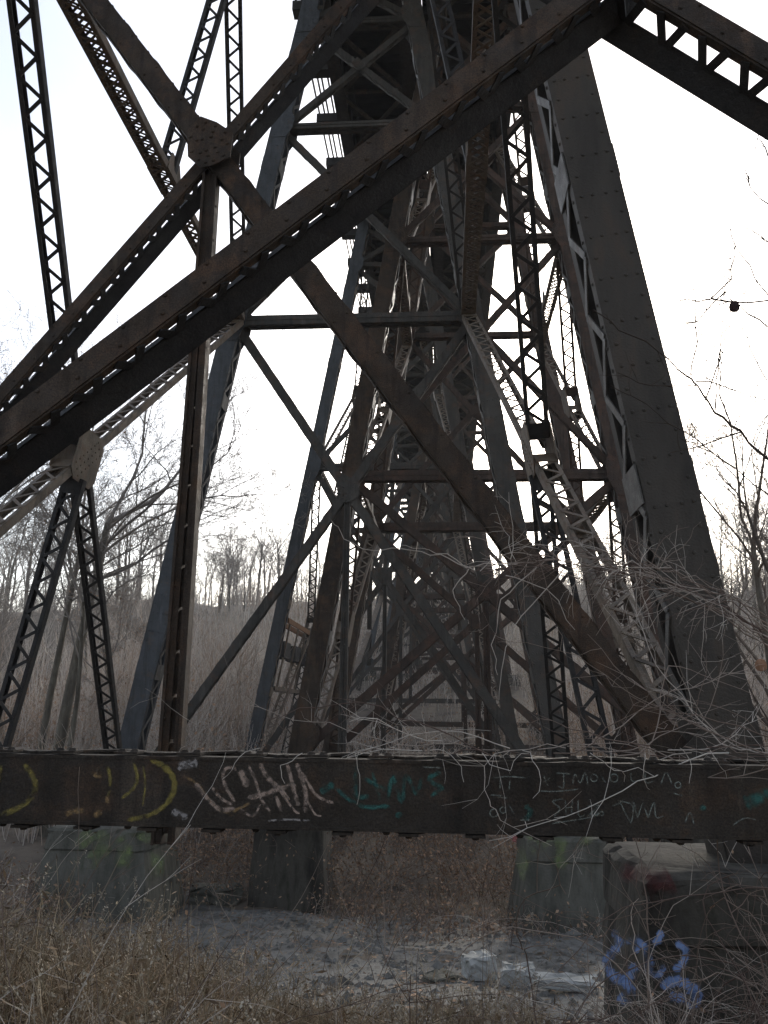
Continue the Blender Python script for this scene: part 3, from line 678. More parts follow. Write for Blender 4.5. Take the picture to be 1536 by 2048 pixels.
# ------------------------------------------------------------------ plants
def wander(p, d, n, step, bend, droop=0., r=random):
    """points of a curved cane"""
    P = [V(p)]; d = V(d).normalized()
    for i in range(n):
        d = (d+V((r.gauss(0, bend), r.gauss(0, bend), r.gauss(0, bend)-droop*(i/n)))).normalized(); P.append(P[-1]+d*step)
    return P
class Canes:
    def __init__(s): s.a = []; s.b = []; s.r0 = []; s.r1 = []; s.c = []
    def line(s, P, r0, r1, c):
        n = len(P)-1
        for i in range(n):
            s.a.append(tuple(P[i])); s.b.append(tuple(P[i+1])); s.r0.append(r0+(r1-r0)*i/n); s.r1.append(r0+(r1-r0)*(i+1)/n); s.c.append(c)
    def cane(s, p, d, n, step, bend, droop, r, twigs=3, tl=.3, c=None, rr=random):
        c = rr.random() if c is None else c
        P = wander(p, d, n, step, bend, droop, rr); s.line(P, r, r*.4, c)
        for k in range(twigs):
            i = rr.randrange(max(1, n//4), n); d2 = (P[i+1]-P[i]).normalized()+V((rr.gauss(0, .7), rr.gauss(0, .7), rr.gauss(.1, .6)))
            L = tl*rr.uniform(.4, 1.2); m = max(2, int(L/.06)); Q = wander(P[i], d2, m, L/m, bend*1.3, droop*.5, rr); s.line(Q, r*.5, r*.2, min(1, c+.1))
            if rr.random() < .6:
                j = rr.randrange(1, m); s.line(wander(Q[j], d2+V((rr.gauss(0, .8), rr.gauss(0, .8), rr.gauss(0, .8))), 3, L/7, bend, 0, rr), r*.35, r*.15, min(1, c+.15))
        return P
    def bag(s, bag, mi=0, sides=3):
        v, q = tubes(s.a, s.b, s.r0, s.r1, sides); bag.add(v, q, mi, np.repeat(np.array(s.c), 2*sides))
def tree_parts(seed, h, r, spread=.55, levels=5, fork=.35, lean=(0, 0), sides=(6, 3), droop=.0, twigr=.006, kids=(4, 6), cl=.62):
    """trunk segments and crown segments of a bare tree standing at the origin"""
    rr = random.Random(seed); T = Canes(); K = Canes()
    def limb(p, d, L, r0, lev):
        n = 5 if lev < 2 else 4 if lev < levels-1 else 3
        P = wander(p, d, n, L/n, .035 if lev == 0 else .10+.03*lev, droop*lev-.03, rr); r1 = max(twigr*.5, r0*.45)
        (K if lev else T).line(P, r0, r1, rr.random())
        if lev >= levels: return
        if lev < levels-1:
            for q_ in range(2):
                dd = (P[-1]-P[-2]).normalized(); limb(P[-1], dd+V((rr.gauss(0, .3), rr.gauss(0, .3), rr.gauss(.05, .2))), L*cl*rr.uniform(.7, 1), r1*(.95 if q_ == 0 else .75), lev+1)
        k = rr.randint(*kids)+(2 if lev == 0 else 0)
        for i in range(k):
            t = fork+(1-fork)*(i+rr.random())/k if lev == 0 else .25+.75*(i+rr.random())/k
            f = min(t*n, n-.01); a = int(f); q = P[a].lerp(P[a+1], f-a); dd = (P[a+1]-P[a]).normalized()
            ang = rr.uniform(0, 6.283); o = dd.orthogonal().normalized(); s_ = dd.cross(o)
            nd = dd*rr.uniform(.5, .95)+(o*math.cos(ang)+s_*math.sin(ang))*rr.uniform(spread*.7, spread*1.5)+V((0, 0, .18))
            limb(q, nd, L*cl*rr.uniform(.65, 1.15)*(1 if lev else .85), max(twigr, (r0+(r1-r0)*t)*.55), lev+1)
    limb((0, 0, 0), (lean[0], lean[1], 1), h*.62, r, 0)
    return T, K
def tree_meshes(nm, seed, h, r, m_t='bark', m_k='twig', ls=0, **kw):
    T, K = tree_parts(seed, h, r, **kw)
    b = Bag(); T.bag(b, 0, 6); tm = b.mesh(nm+'_trunk', [m_t])
    b = Bag(); K.bag(b, 0, 3)
    if ls:
        P = np.array(K.b); P = P[np.array(K.r1) < .012]; P = P[rng.random(len(P)) < ls]
        v, q = leaves(P, rng.uniform(.03, .08, len(P))); b.add(v, q, 1, np.repeat(rng.random(len(P)), 4))
    km = b.mesh(nm+'_crown', [m_k, 'leaf'])
    return tm, km
def place_tree(ms, loc, rz, sc_, label, group=None, name='bare_tree', tilt=0):
    o = empty(name, loc, label, 'tree', group); o.rotation_euler = (tilt, 0, rz); o.scale = (sc_,)*3
    link('trunk', ms[0], o); link('crown', ms[1], o); return o
# trees at the left, behind the side bracing
def spot(px, Y, dz=-.15): p = at(px, 1450, Y); return (p.x, Y, gz(p.x, Y)+dz)
LT = [(113, 20., 31, 12.5, .17, (.03, 0), 'stout forked bare tree with lichen on its trunk, left of the laced brace'),
      (84, 21.5, 32, 12., .12, (-.03, .05), 'straight bare tree just left of the stout forked one'),
      (132, 19., 33, 9.0, .08, (.12, .05), 'thin bare tree leaning right beside the stout forked one'),
      (-30, 17., 34, 12., .14, (-.05, 0), 'bare tree at the left edge with low spreading branches'),
      (245, 27., 35, 7.0, .10, (-.02, 0), 'brown leaved slim tree seen between the left laced brace and the blue grey leg')]
for px, Y, sd, h, r, ln, lb in LT:
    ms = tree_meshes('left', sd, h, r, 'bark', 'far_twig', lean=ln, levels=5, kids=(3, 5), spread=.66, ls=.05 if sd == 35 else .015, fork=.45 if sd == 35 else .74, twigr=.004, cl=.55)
    place_tree(ms, spot(px, Y), 0, 1, lb)
RT_ = [(1560, 24., 41, 12., .15, (-.05, 0), 'tall bare tree at the right edge behind the huge grey leg'), (1490, 34., 42, 10., .12, (-.1, 0), 'second bare tree right of the huge grey leg, lower and farther back'),
       (1640, 17., 43, 9., .12, (-.14, 0), 'bare tree leaning in from the right edge')]
for px, Y, sd, h, r, ln, lb in RT_:
    ms = tree_meshes('right', sd, h, r, lean=ln, levels=5, kids=(2, 4), spread=.6, fork=.3, twigr=.005, ls=.004); place_tree(ms, spot(px, Y), 0, 1, lb)
# hillside and ridge
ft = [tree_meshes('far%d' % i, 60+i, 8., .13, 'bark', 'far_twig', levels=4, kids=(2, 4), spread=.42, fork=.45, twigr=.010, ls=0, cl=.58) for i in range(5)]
rt_ = random.Random(5)
def far_tree(px, Y, s, label, group):
    p = at(px, 1300, Y); x = p.x; place_tree(ft[rt_.randrange(5)], (x, Y, gz(x, Y)-.2), rt_.uniform(0, 6.28), s, label, group)
for i in range(16): far_tree(rt_.uniform(390, 560), rt_.uniform(98, 122), 1.25*rt_.uniform(.75, 1.15), 'bare tree on the far ridge in the open gap right of the blue grey leg', 'trees on the far ridge in the left gap')
for i in range(24): far_tree(-60+i*17+rt_.uniform(-14, 14), rt_.uniform(70, 118), 1.3*1.25*rt_.uniform(.75, 1.15), 'bare tree on the far hill behind the left laced bracing', 'trees on the far left hill')
for i in range(14): far_tree(rt_.uniform(560, 760), rt_.uniform(100, 125), 1.25*rt_.uniform(.6, .95), 'bare tree on the far ridge glimpsed between the left legs of the trestle', 'trees on the ridge behind the left legs')
for i in range(14): far_tree(rt_.uniform(1000, 1330), rt_.uniform(100, 125), 1.25*rt_.uniform(.7, 1.05), 'bare tree on the far ridge glimpsed between the right legs of the trestle', 'trees on the ridge behind the right legs')
for i in range(16): far_tree(rt_.uniform(1380, 1640), rt_.uniform(60, 120), 1.25*rt_.uniform(.75, 1.2), 'bare tree on the far hill right of the huge grey leg', 'trees on the far right hill')
for i in range(34): far_tree(rt_.uniform(-120, 330), rt_.uniform(36, 75), rt_.uniform(.6, 1.0), 'slim bare tree on the hillside behind the left laced bracing and trunks', 'trees on the left hillside')
for i in range(22): far_tree(rt_.uniform(380, 640), rt_.uniform(84, 104), rt_.uniform(.55, .9), 'bare tree on the hillside just under the ridge in the left gap', 'trees under the ridge in the left gap')
for i in range(26): far_tree(rt_.uniform(1390, 1700), rt_.uniform(36, 75), rt_.uniform(.7, 1.1), 'slim bare tree on the hillside right of the huge grey leg', 'trees on the right hillside')
for i in range(14): far_tree(rt_.uniform(1060, 1340), rt_.uniform(60, 95), rt_.uniform(.5, .8), 'bare tree on the hillside seen between the right legs', 'trees on the hillside behind the right legs')
# scrub on the hillside
n = 52000; Y = 19/(1-rng.random(n)*(1-19/120)); Y = np.where(rng.random(n) < .45, rng.uniform(24, 120, n), Y)
X = rng.uniform(-1, 1, n)*(Y*.62+5)+Y*.04
clump = np.sin(X*.7+Y*.31)+np.sin(X*.33-Y*.5+1)+.7*np.sin(X*1.9+Y*1.3)
keep = (rng.random(n) < .42+.36*clump) & ~((np.abs(X+.4) < 5) & (Y < 23)); X, Y = X[keep], Y[keep]; n = len(X)
Z = ground_z(X, Y); H = rng.uniform(.5, 2.2, n)*(.75+.28*clump[keep])*(1+.25*np.clip(np.sin(X*.2+Y*.13), -1, 1))*np.where(np.abs(X+.4) < 4.5, .6, 1.)*(1+.7*np.clip((Y-88)/25, 0, 1)); C = rng.random(n)
b = Bag(); base = np.stack([X, Y, Z-.05], 1); d1 = rng.normal(0, .16, (n, 3)); d1[:, 2] = 1; mid = base+d1*(H*.55)[:, None]
d2 = d1+rng.normal(0, .2, (n, 3)); d2[:, 2] = 1; tip = mid+d2*(H*.45)[:, None]; rad = .008+Y*.00016
v, q = tubes(base, mid, rad, rad*.8); b.add(v, q, 0, np.repeat(C, 6)); v, q = tubes(mid, tip, rad*.8, rad*.4); b.add(v, q, 0, np.repeat(C, 6))
for k in range(4):
    t = rng.uniform(.25, .95, n)[:, None]; s0 = base+(tip-base)*t; e = rng.normal(0, .5, (n, 3)); e[:, 2] = rng.uniform(.3, 1.1, n)
    v, q = tubes(s0, s0+e*(H*.32)[:, None], rad*.55, rad*.3); b.add(v, q, 0, np.repeat(np.clip(C+rng.normal(0, .1, n), 0, 1), 6))
k = rng.random(n) < .5; P = (mid+(tip-mid)*rng.random((n, 1)))[k]; P = np.concatenate([P+rng.normal(0, .15, P.shape) for _ in range(5)]); v, q = leaves(P, rng.uniform(.05, .13, len(P))); b.add(v, q, 1, np.repeat(rng.random(len(P)), 4))
ns = 6500; Ys = 26/(1-rng.random(ns)*(1-26/122)); Xs = rng.uniform(-1, 1, ns)*(Ys*.62+5)+Ys*.04; cl_ = np.sin(Xs*.45+Ys*.2)+np.sin(Xs*.21-Ys*.33+2)
k = (rng.random(ns) < .4+.3*cl_) & ~((np.abs(Xs+.4) < 5) & (Ys < 60)); Xs, Ys = Xs[k], Ys[k]; ns = len(Xs); p0_ = np.stack([Xs, Ys, ground_z(Xs, Ys)-.05], 1); Hs = rng.uniform(2.2, 5.2, ns); Cs = rng.uniform(.45, 1, ns)
dd_ = rng.normal(0, .10, (ns, 3)); dd_[:, 2] = 1; m1 = p0_+dd_*(Hs*.5)[:, None]; dd_ = dd_+rng.normal(0, .12, (ns, 3)); dd_[:, 2] = 1; m2 = m1+dd_*(Hs*.5)[:, None]; rs = .012+.00028*Ys
v, q = tubes(p0_, m1, rs, rs*.75); b.add(v, q, 0, np.repeat(Cs, 6)); v, q = tubes(m1, m2, rs*.75, rs*.3); b.add(v, q, 0, np.repeat(Cs, 6))
for kk in range(7):
    t = rng.uniform(.35, .95, ns)[:, None]; s0 = np.where(t < .5, p0_+(m1-p0_)*t*2, m1+(m2-m1)*(t*2-1)); e = rng.normal(0, .35, (ns, 3)); e[:, 2] = rng.uniform(.5, 1.1, ns); v, q = tubes(s0, s0+e*(Hs*.24)[:, None], rs*.45, rs*.25); b.add(v, q, 0, np.repeat(Cs, 6))
rb = random.Random(19); CB = Canes(); LB = []
for i in range(520):
    y = 26/(1-rb.random()*(1-26/116)); x = rb.uniform(-1, 1)*(y*.6+4)+y*.04
    if abs(x+.4) < 5 and y < 60: continue
    z = gz(x, y); H = rb.uniform(1.2, 3.4); c_ = rb.choice((.0, .05, .3, 1.)); r0 = .014+.00022*y
    for k in range(9):
        P = wander((x+rb.gauss(0, .15), y+rb.gauss(0, .15), z-.05), (rb.gauss(0, .55), rb.gauss(0, .55), 1), 4, H/4, .2, .05, rb); CB.line(P, r0, r0*.35, c_)
        for j in range(4):
            q = P[rb.randrange(1, 5)]; CB.line(wander(q, (rb.gauss(0, .8), rb.gauss(0, .8), .7), 2, H*.13, .25, 0, rb), r0*.5, r0*.25, c_)
            if c_ in (.05, 1.) and rb.random() < .7: LB.append((q.x+rb.gauss(0, .2), q.y+rb.gauss(0, .2), q.z+rb.gauss(0, .2)))
CB.bag(b, 0, 3); LB = np.array(LB); v, q = leaves(np.concatenate([LB+rng.normal(0, .15, LB.shape) for _ in range(3)]), rng.uniform(.06, .15, len(LB)*3)); b.add(v, q, 1, np.repeat(rng.random(len(LB)*3), 4))
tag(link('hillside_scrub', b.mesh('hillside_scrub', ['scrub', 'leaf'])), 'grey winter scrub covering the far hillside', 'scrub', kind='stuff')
# brown leafy brush behind the low girder
def brush(name, label, n, xr, yr, h, leafn, seed, lm='leaf', dens=None):
    rr = random.Random(seed); C = Canes(); LP = []
    for i in range(n):
        x, y = rr.uniform(*xr), rr.uniform(*yr)
        if dens and rr.random() > dens(x, y): continue
        H = h*rr.uniform(.4, 1.1); m = 6; P = C.cane((x, y, gz(x, y)-.05), (rr.gauss(0, .45), rr.gauss(0, .45), 1), m, H/m, .16, .18, .008, 4, H*.45, rr.random()*.6, rr)
        for j in range(leafn):
            f = rr.uniform(1.2, m-.01); a = int(f); q = P[a].lerp(P[a+1], f-a); LP.append((q.x+rr.gauss(0, .13), q.y+rr.gauss(0, .13), q.z+rr.gauss(0, .13)))
    b = Bag(); C.bag(b, 0, 3); LP = np.array(LP); v, q = leaves(LP, rng.uniform(.03, .085, len(LP))); b.add(v, q, 1, np.repeat(rng.random(len(LP)), 4))
    tag(link(name, b.mesh(name, ['cane', lm])), label, 'brush', kind='stuff')
brush('dry_brush', 'rust brown leafy brush between the piers behind the low girder', 900, (-6, 5.5), (15.8, 23), 1.6, 30, 3)
brush('dry_brush', 'brown brush at the left between the trees and the pier', 900, (-13, -5.5), (8, 17), 1.0, 9, 4)
brush('dry_brush', 'brown brush behind the right pier', 500, (3.2, 12), (8, 22), 1.4, 6, 5)
brush('dry_brush', 'dark low brush along the edge of the grey path', 520, (-2.2, 3.5), (13.2, 16.4), .55, 6, 6, dens=lambda x, y: .35+.65*(math.sin(x*1.3+y) > 0))
# weeds in the foreground
def weeds(name, label, n, yr, hfun, cond, seed, wx=.56, fluff=.22, leafk=16):
    r = np.random.default_rng(seed); Y = r.uniform(*yr, n); X = r.uniform(-1, 1, n)*(Y*wx+.3)-Y*.07
    k = cond(X, Y, r.random(n)); X, Y = X[k], Y[k]; n = len(X); Z = ground_z(X, Y); H = hfun(X, Y)*r.uniform(.45, 1.15, n); C = r.random(n)
    b = Bag(); p = np.stack([X, Y, Z-.03], 1); d = r.normal(0, .2, (n, 3)); d[:, 2] = 1; nodes = [p]
    for i in range(4):
        p = p+d*(H/4)[:, None]; nodes.append(p); d = d+r.normal(0, .16, (n, 3)); d[:, 2] = np.maximum(d[:, 2]*.95-.03*i, .3)
    ra = .0036
    for i in range(4):
        v, q = tubes(nodes[i], nodes[i+1], ra*(1-.18*i), ra*(1-.18*(i+1))); b.add(v, q, 0, np.repeat(C, 6))
    tw = []
    for kk in range(9):
        i = r.integers(0, 4); t = r.random((n, 1)); s0 = nodes[i]*(1-t)+nodes[i+1]*t; e = r.normal(0, .7, (n, 3)); e[:, 2] = r.uniform(.1, 1.1, n); e = s0+e*(H*.20)[:, None]
        v, q = tubes(s0, e, ra*.55, ra*.35); b.add(v, q, 0, np.repeat(np.clip(C+.1, 0, 1), 6)); tw.append(e)
    for kk in range(leafk):
        i = r.integers(0, 4); t = r.random((n, 1)); s0 = nodes[i]*(1-t)+nodes[i+1]*t if kk % 2 else tw[kk % 9]
        s0 = s0+r.normal(0, .02, (n, 3)); v, q = leaves(s0, r.uniform(.03, .085, n), .10); b.add(v, q, 1, np.repeat(np.clip(C*.8+r.normal(0, .12, n), 0, .9), 4))
    f = r.random(n) < fluff; P0, P1 = nodes[3][f], nodes[4][f]; m_ = len(P0)
    for kk in range(26):
        t = r.random((m_, 1)); P = P0+(P1-P0)*(.35+.65*t); v, q = leaves(P+r.normal(0, 1, P.shape)*(.020*(1.15-t)), r.uniform(.008, .020, m_), .35); b.add(v, q, 2, np.repeat(np.clip(C[f]*.6+r.normal(.2, .15, m_), 0, 1), 4))
    P = np.concatenate(tw[:4])[r.random(4*n) < fluff*.3]
    for kk in range(6):
        v, q = leaves(P+r.normal(0, .010, P.shape), r.uniform(.007, .014, len(P)), .35); b.add(v, q, 2, np.repeat(r.random(len(P)), 4))
    tag(link(name, b.mesh(name, ['weed', 'weed', 'fluff'])), label, 'weeds', kind='stuff')
def off_path(X, Y, u): return ((Y < 6.9-.12*X) | (u < .05)) & ~((X > .75) & (Y > 4.4)) & (u < np.where(X > .6, .55, 1.))
weeds('dead_weeds', 'dead brown weeds with pale seed heads filling the foreground', 17000, (2.0, 8.4), lambda X, Y: np.clip(.36-.18*(X+.4), .36, .64)*np.where(Y < 3.4, .9, 1)*np.where((Y > 5) & (X > -1.6), .85, 1)*(1+.5*(np.sin(X*2.3+Y*3.1) > .75)), off_path, 11, leafk=5, fluff=.30)
weeds('dry_grass', 'short dry grass and stalks by the piers', 3600, (7, 17), lambda X, Y: .36+0*X, lambda X, Y, u: (u < np.where((Y > 7.2-.1*X) & (Y < 15-.32*X), .06, .9)) & ~((X > .8) & (Y < 6.6)), 12, wx=.62, leafk=5)
def litter(name, label, n, mats, size, kind_fn, cat):
    r = np.random.default_rng(91); Y = r.uniform(3, 18, n); X = r.uniform(-1, 1, n)*(Y*.55+.5); b = Bag(); k = kind_fn(X, Y, r.random(n)); X, Y = X[k], Y[k]; n = len(X)
    P = np.stack([X, Y, ground_z(X, Y)+.018], 1); v, q = leaves(P, r.uniform(*size, n)); v = v.reshape(n, 4, 3); v[:, :, 2] = P[:, None, 2]+(v[:, :, 2]-P[:, None, 2])*.25; b.add(v.reshape(-1, 3), q, 0, np.repeat(r.random(n), 4))
    tag(link(name, b.mesh(name, mats)), label, cat, kind='stuff')
litter('leaf_litter', 'dead leaves and bits scattered on the ground', 16000, ['leaf'], (.03, .10), lambda X, Y, u: u < .35+.6*(np.sin(X*2.1+Y*1.4)*np.sin(X*.7-Y*2.3) > .1), 'leaves')
r_ = np.random.default_rng(5); n = 9000; Y = r_.uniform(7, 15.5, n); X = r_.uniform(-6, 4.5, n); S = np.exp(r_.normal(-3.9, .55, n)); P = np.stack([X, Y, ground_z(X, Y)+.012+S*.2], 1)
D = np.array([[1, 0, 0], [0, 1, 0], [-1, 0, 0], [0, -1, 0], [.1, .1, .7], [-.1, 0, -.6]]); Vv = P[:, None]+D[None]*S[:, None, None]*r_.uniform(.55, 1.3, (n, 6, 3)); F6 = np.array([[0, 1, 4, 4], [1, 2, 4, 4], [2, 3, 4, 4], [3, 0, 4, 4]])
fq = []; me = bpy.data.meshes.new('gravel_stones'); me.from_pydata(Vv.reshape(-1, 3).tolist(), [], [(i*6+a, i*6+b_, i*6+4) for i in range(n) for a, b_ in ((0, 1), (1, 2), (2, 3), (3, 0))]); me.materials.append(M['gravel']); tag(link('gravel_stones', me), 'small stones scattered over the grey path', 'stones', kind='stuff')
# rubble beside the path
def rock(name, c, s, label, seed, rot=0, m_='pale_concrete', sub=1):
    r = random.Random(seed); bmv = []
    import bmesh
    bm = bmesh.new(); bmesh.ops.create_cube(bm, size=1)
    bmesh.ops.subdivide_edges(bm, edges=bm.edges[:], cuts=4, use_grid_fill=True)
    bmesh.ops.bevel(bm, geom=[e for e in bm.edges if e.calc_face_angle(0) > 1], offset=.05, segments=1, affect='EDGES')
    for v in bm.verts:
        k = .035+.05*(v.co.z > .3)
        v.co += V((r.gauss(0, k), r.gauss(0, k), r.gauss(0, k)))*.7
        v.co.z *= 1+.25*v.co.x
        v.co = V((v.co.x*s[0], v.co.y*s[1], v.co.z*s[2]))
    me = bpy.data.meshes.new(name); bm.to_mesh(me); bm.free(); me.materials.append(M[m_])
    o = link(name, me); o.location = c; o.rotation_euler = (r.uniform(-.12, .12), r.uniform(-.12, .12), rot); tag(o, label, 'rubble', 'broken concrete beside the path'); return o
def onground(px, py, lift=0.):
    d = ray(px, py); t = 2.
    while t < 60 and (d*t).z > gz((d*t).x, (d*t).y): t += .02
    p = d*t; return (p.x, p.y, gz(p.x, p.y)+lift)
rock('concrete_block', onground(958, 1962, .16), (.36, .30, .26), 'pale broken concrete block, leftmost and tallest of the rubble by the path', 1, .3)
rock('concrete_block', onground(1035, 1975, .12), (.34, .30, .20), 'squat concrete block between the tall block and the pale slab edge', 2, -.2)
rock('concrete_slab', onground(1130, 1985, .10), (.58, .22, .10), 'long pale concrete slab edge in front of the right pier', 3, -.12)
rock('concrete_slab', onground(880, 1965, .02), (.3, .3, .12), 'flat half buried concrete piece left of the tall block', 4, .5, 'concrete')
rock('stone', onground(430, 1800, .06), (.9, .6, .35), 'grey stone ledge at the foot of the left pier', 6, .2, 'concrete')
# brambles at the right
def bramble(name, label, seed, n, xr, yr, dirx, Lr, thick=.005, cat='bramble', mats=('cane', 'leaf'), lf=.02, up=1.0, droop=.30, bend=.13):
    rr = random.Random(seed); C = Canes(); LP = []
    for i in range(n):
        x, y = rr.uniform(*xr), rr.uniform(*yr); L = rr.uniform(*Lr); m = max(6, int(L/.09))
        P = C.cane((x, y, gz(x, y)-.03), (rr.gauss(dirx, .55), rr.gauss(-.05, .35), up*rr.uniform(.5, 1.3)), m, L/m, bend, droop, thick*rr.uniform(.4, 1.15), 6, .42, rr.random()**1.6, rr)
        for p in P[3:]:
            if rr.random() < lf: LP.append(tuple(p))
    b = Bag(); C.bag(b, 0, 4)
    if LP: LP = np.array(LP); v, q = leaves(LP, rng.uniform(.02, .05, len(LP))); b.add(v, q, 1, np.repeat(rng.random(len(LP)), 4))
    return tag(link(name, b.mesh(name, list(mats))), label, cat)
bramble('bramble_bush', 'tall tangle of bare bramble canes in front of the right pier, arching over the girder', 21, 110, (.8, 2.4), (2.5, 4.3), -.35, (1.2, 2.5), .0042, bend=.2)
bramble('bramble_bush', 'low dense bramble thicket at the foot of the blue painted pier', 22, 620, (.7, 2.6), (2.9, 4.85), -.12, (.5, 1.35), .0034, up=.7, bend=.22)
bramble('bramble_bush', 'bramble canes at the right edge rising beside the huge grey leg', 23, 60, (1.4, 3.0), (3.4, 5.6), -.1, (1.4, 3.0), .0045, droop=.18, bend=.18)
bramble('bare_shrub', 'bare straight twigged shrub at the lower left corner', 24, 34, (-1.9, -1.1), (2.4, 3.6), .4, (.8, 1.7), .0030, 'shrub', droop=.05, bend=.07)
bramble('bare_shrub', 'brown bare shrub left of the algae stained pier', 25, 60, (-4.9, -3.3), (5, 7.4), .2, (.9, 1.9), .006, 'shrub', droop=.08, bend=.08, lf=.12)
bramble('bare_shrub', 'small upright shrub in the middle foreground', 26, 12, (-.55, .15), (3.0, 4.6), .05, (.7, 1.35), .0035, 'shrub', droop=.02, bend=.05)
# canes lying along the girder and the long bundle across the frame
rr = random.Random(77); C = Canes()
for i in range(36):
    x = rr.uniform(-.15, 1.7); L = rr.uniform(.4, 1.3); m = max(5, int(L/.07))
    C.cane((x, rr.uniform(3.06, 3.42), rr.uniform(-.145, -.10)), (rr.choice((-1, 1))*1, rr.gauss(0, .12), rr.gauss(.03, .09)), m, L/m, .22, .05, rr.uniform(.0014, .0030), 6, .25, rr.random(), rr)
for px, py in ((605, 1520), (710, 1520), (860, 1515), (965, 1520), (1045, 1515), (1180, 1520), (1290, 1520), (1420, 1515), (1360, 1510), (520, 1510)):
    p = at(px, py-14, 3.02); m = 7; C.line(wander(p, (rr.gauss(0, .6), -.12, -.7), m, rr.uniform(.02, .042), .32, .1, rr), .0015, .0008, .9)
b = Bag(); C.bag(b, 0, 4); tag(link('vine', b.mesh('vine', ['cane'])), 'pale dry vines trailing along the top of the graffiti girder', 'vine')
C = Canes(); main = [(950, 1141), (1083, 1122), (1164, 1122), (1278, 1137), (1332, 1160), (1457, 1214), (1560, 1285)]
for i in range(15):
    jx, jy = rr.gauss(0, 10), rr.gauss(0, 12); Yd = rr.uniform(3.7, 4.1); st = 0 if i < 8 else rr.randrange(1, 4)
    P = [at(x+jx+rr.gauss(0, 6), y+jy+rr.gauss(0, 8), Yd+.05*k) for k, (x, y) in enumerate(main[st:])]
    Q = [];
    for a, c in zip(P, P[1:]):
        for t in range(4): Q.append(a.lerp(c, t/4)+V((rr.gauss(0, .008), rr.gauss(0, .02), rr.gauss(0, .010))))
    Q.append(P[-1]); Q.reverse(); C.line(Q, .007 if i == 0 else rr.uniform(.0022, .0042), .0016, rr.random()*.8)
    for k in range(7):
        q = Q[rr.randrange(4, len(Q))]; C.cane(q, (rr.gauss(-.6, .6), rr.gauss(0, .3), rr.gauss(-.05, .7)), 6, rr.uniform(.03, .07), .2, .25, .0020, 2, .16, rr.random(), rr)
for pts in ([(950, 1141), (880, 1112), (800, 1096), (735, 1102), (690, 1078), (662, 1040)], [(1010, 1130), (930, 1128), (858, 1098), (800, 1090)], [(940, 1140), (905, 1180), (930, 1240)], [(1075, 1135), (1000, 1200), (985, 1290), (995, 1350)], [(1010, 1150), (1100, 1180), (1150, 1260)], [(1130, 1140), (1040, 1230), (1005, 1320), (998, 1400)]):
    P = [at(x, y, 3.9) for x, y in pts]; Q = []
    for a, c in zip(P, P[1:]):
        for t in range(4): Q.append(a.lerp(c, t/4)+V((rr.gauss(0, .005), 0, rr.gauss(0, .005))))
    Q.append(P[-1]); C.line(Q, .0028, .0012, .8)
b = Bag(); C.bag(b, 0, 4); tag(link('bramble_bush', b.mesh('bramble_bush', ['cane'])), 'bundle of long bramble canes arching level from the right edge across the trestle legs', 'bramble')
# thin branches reaching in from the right against the sky
C = Canes(); BR = [([(1600, 985), (1536, 918), (1480, 864), (1434, 821), (1393, 773), (1380, 752), (1316, 703), (1240, 655), (1186, 620)], .0042), ([(1600, 604), (1536, 604), (1418, 602), (1355, 598), (1300, 580)], .0030), ([(1600, 700), (1536, 596), (1496, 534), (1465, 476), (1459, 447)], .002),
      ([(1600, 700), (1536, 654), (1480, 613), (1447, 586)], .0030), ([(1600, 1040), (1536, 988), (1475, 939), (1397, 893), (1359, 874)], .0025), ([(1475, 935), (1417, 897), (1339, 844), (1264, 790), (1220, 770)], .0018), ([(1382, 752), (1393, 686), (1391, 591)], .0012), ([(1393, 773), (1300, 770), (1235, 745)], .0012),
      ([(1434, 821), (1432, 760), (1440, 700)], .0011), ([(1480, 864), (1400, 890), (1340, 905)], .001), ([(1410, 800), (1440, 720), (1445, 640)], .001), ([(1447, 586), (1395, 640), (1355, 650)], .001), ([(1418, 602), (1462, 560), (1470, 490)], .001), ([(1393, 760), (1470, 780), (1536, 800)], .0012),
      ([(1560, 440), (1500, 375), (1490, 340)], .001), ([(1560, 500), (1520, 470), (1480, 445)], .001), ([(1536, 310), (1516, 275)], .001), ([(1600, 870), (1540, 780), (1500, 700), (1480, 640)], .002)]
for pts, r_ in BR:
    P = [at(x, y, 3.6) for x, y in pts]; Q = []
    for a, c in zip(P, P[1:]):
        for t in range(3): Q.append(a.lerp(c, t/3)+V((rr.gauss(0, .003), rr.gauss(0, .01), rr.gauss(0, .003))))
    Q.append(P[-1]); C.line(Q, max(r_*1.7, .0036), max(r_*.8, .0022), .1)
    for k in range(4): C.cane(Q[rr.randrange(1, len(Q))], (rr.gauss(-.4, .7), rr.gauss(0, .3), rr.gauss(.2, .6)), 5, rr.uniform(.015, .04), .15, 0, .0022, 1, .05, .1, rr)
root = empty('overhanging_branch', at(1600, 985, 3.6), 'thin bare branches against white sky at the right with one dark curled leaf', 'branch')
b = Bag(); C.bag(b, 0, 4); b.v = [x-np.array(root.location) for x in b.v]; link('twigs', b.mesh('twigs', ['twig']), root)
def curled_leaf(p, w, h, m_, parent=None):
    mb = MB(); p = V(p); r = random.Random(3); n = 9; R_ = 7
    for i in range(R_):
        f = i/(R_-1)*math.pi
        for k in range(n):
            a = k*6.283/n; q = (math.sin(f)**.7)*(1+.22*r.uniform(-1, 1)); mb.v.append((p.x+w/2*q*math.cos(a), p.y+w/3*q*math.sin(a), p.z+h/2*math.cos(f)))
    for i in range(R_-1):
        for k in range(n): j = (k+1) % n; mb.f.append((i*n+k, i*n+j, (i+1)*n+j, (i+1)*n+k))
    return mb.build('curled_leaf', m_, parent)
curled_leaf(at(1469, 613, 3.58), .042, .058, 'dead_leaf', root)
root = empty('leafy_twig', at(1560, 1400, 3.8), 'single tan dead leaf on a twig at the right edge beside the huge leg', 'twig')
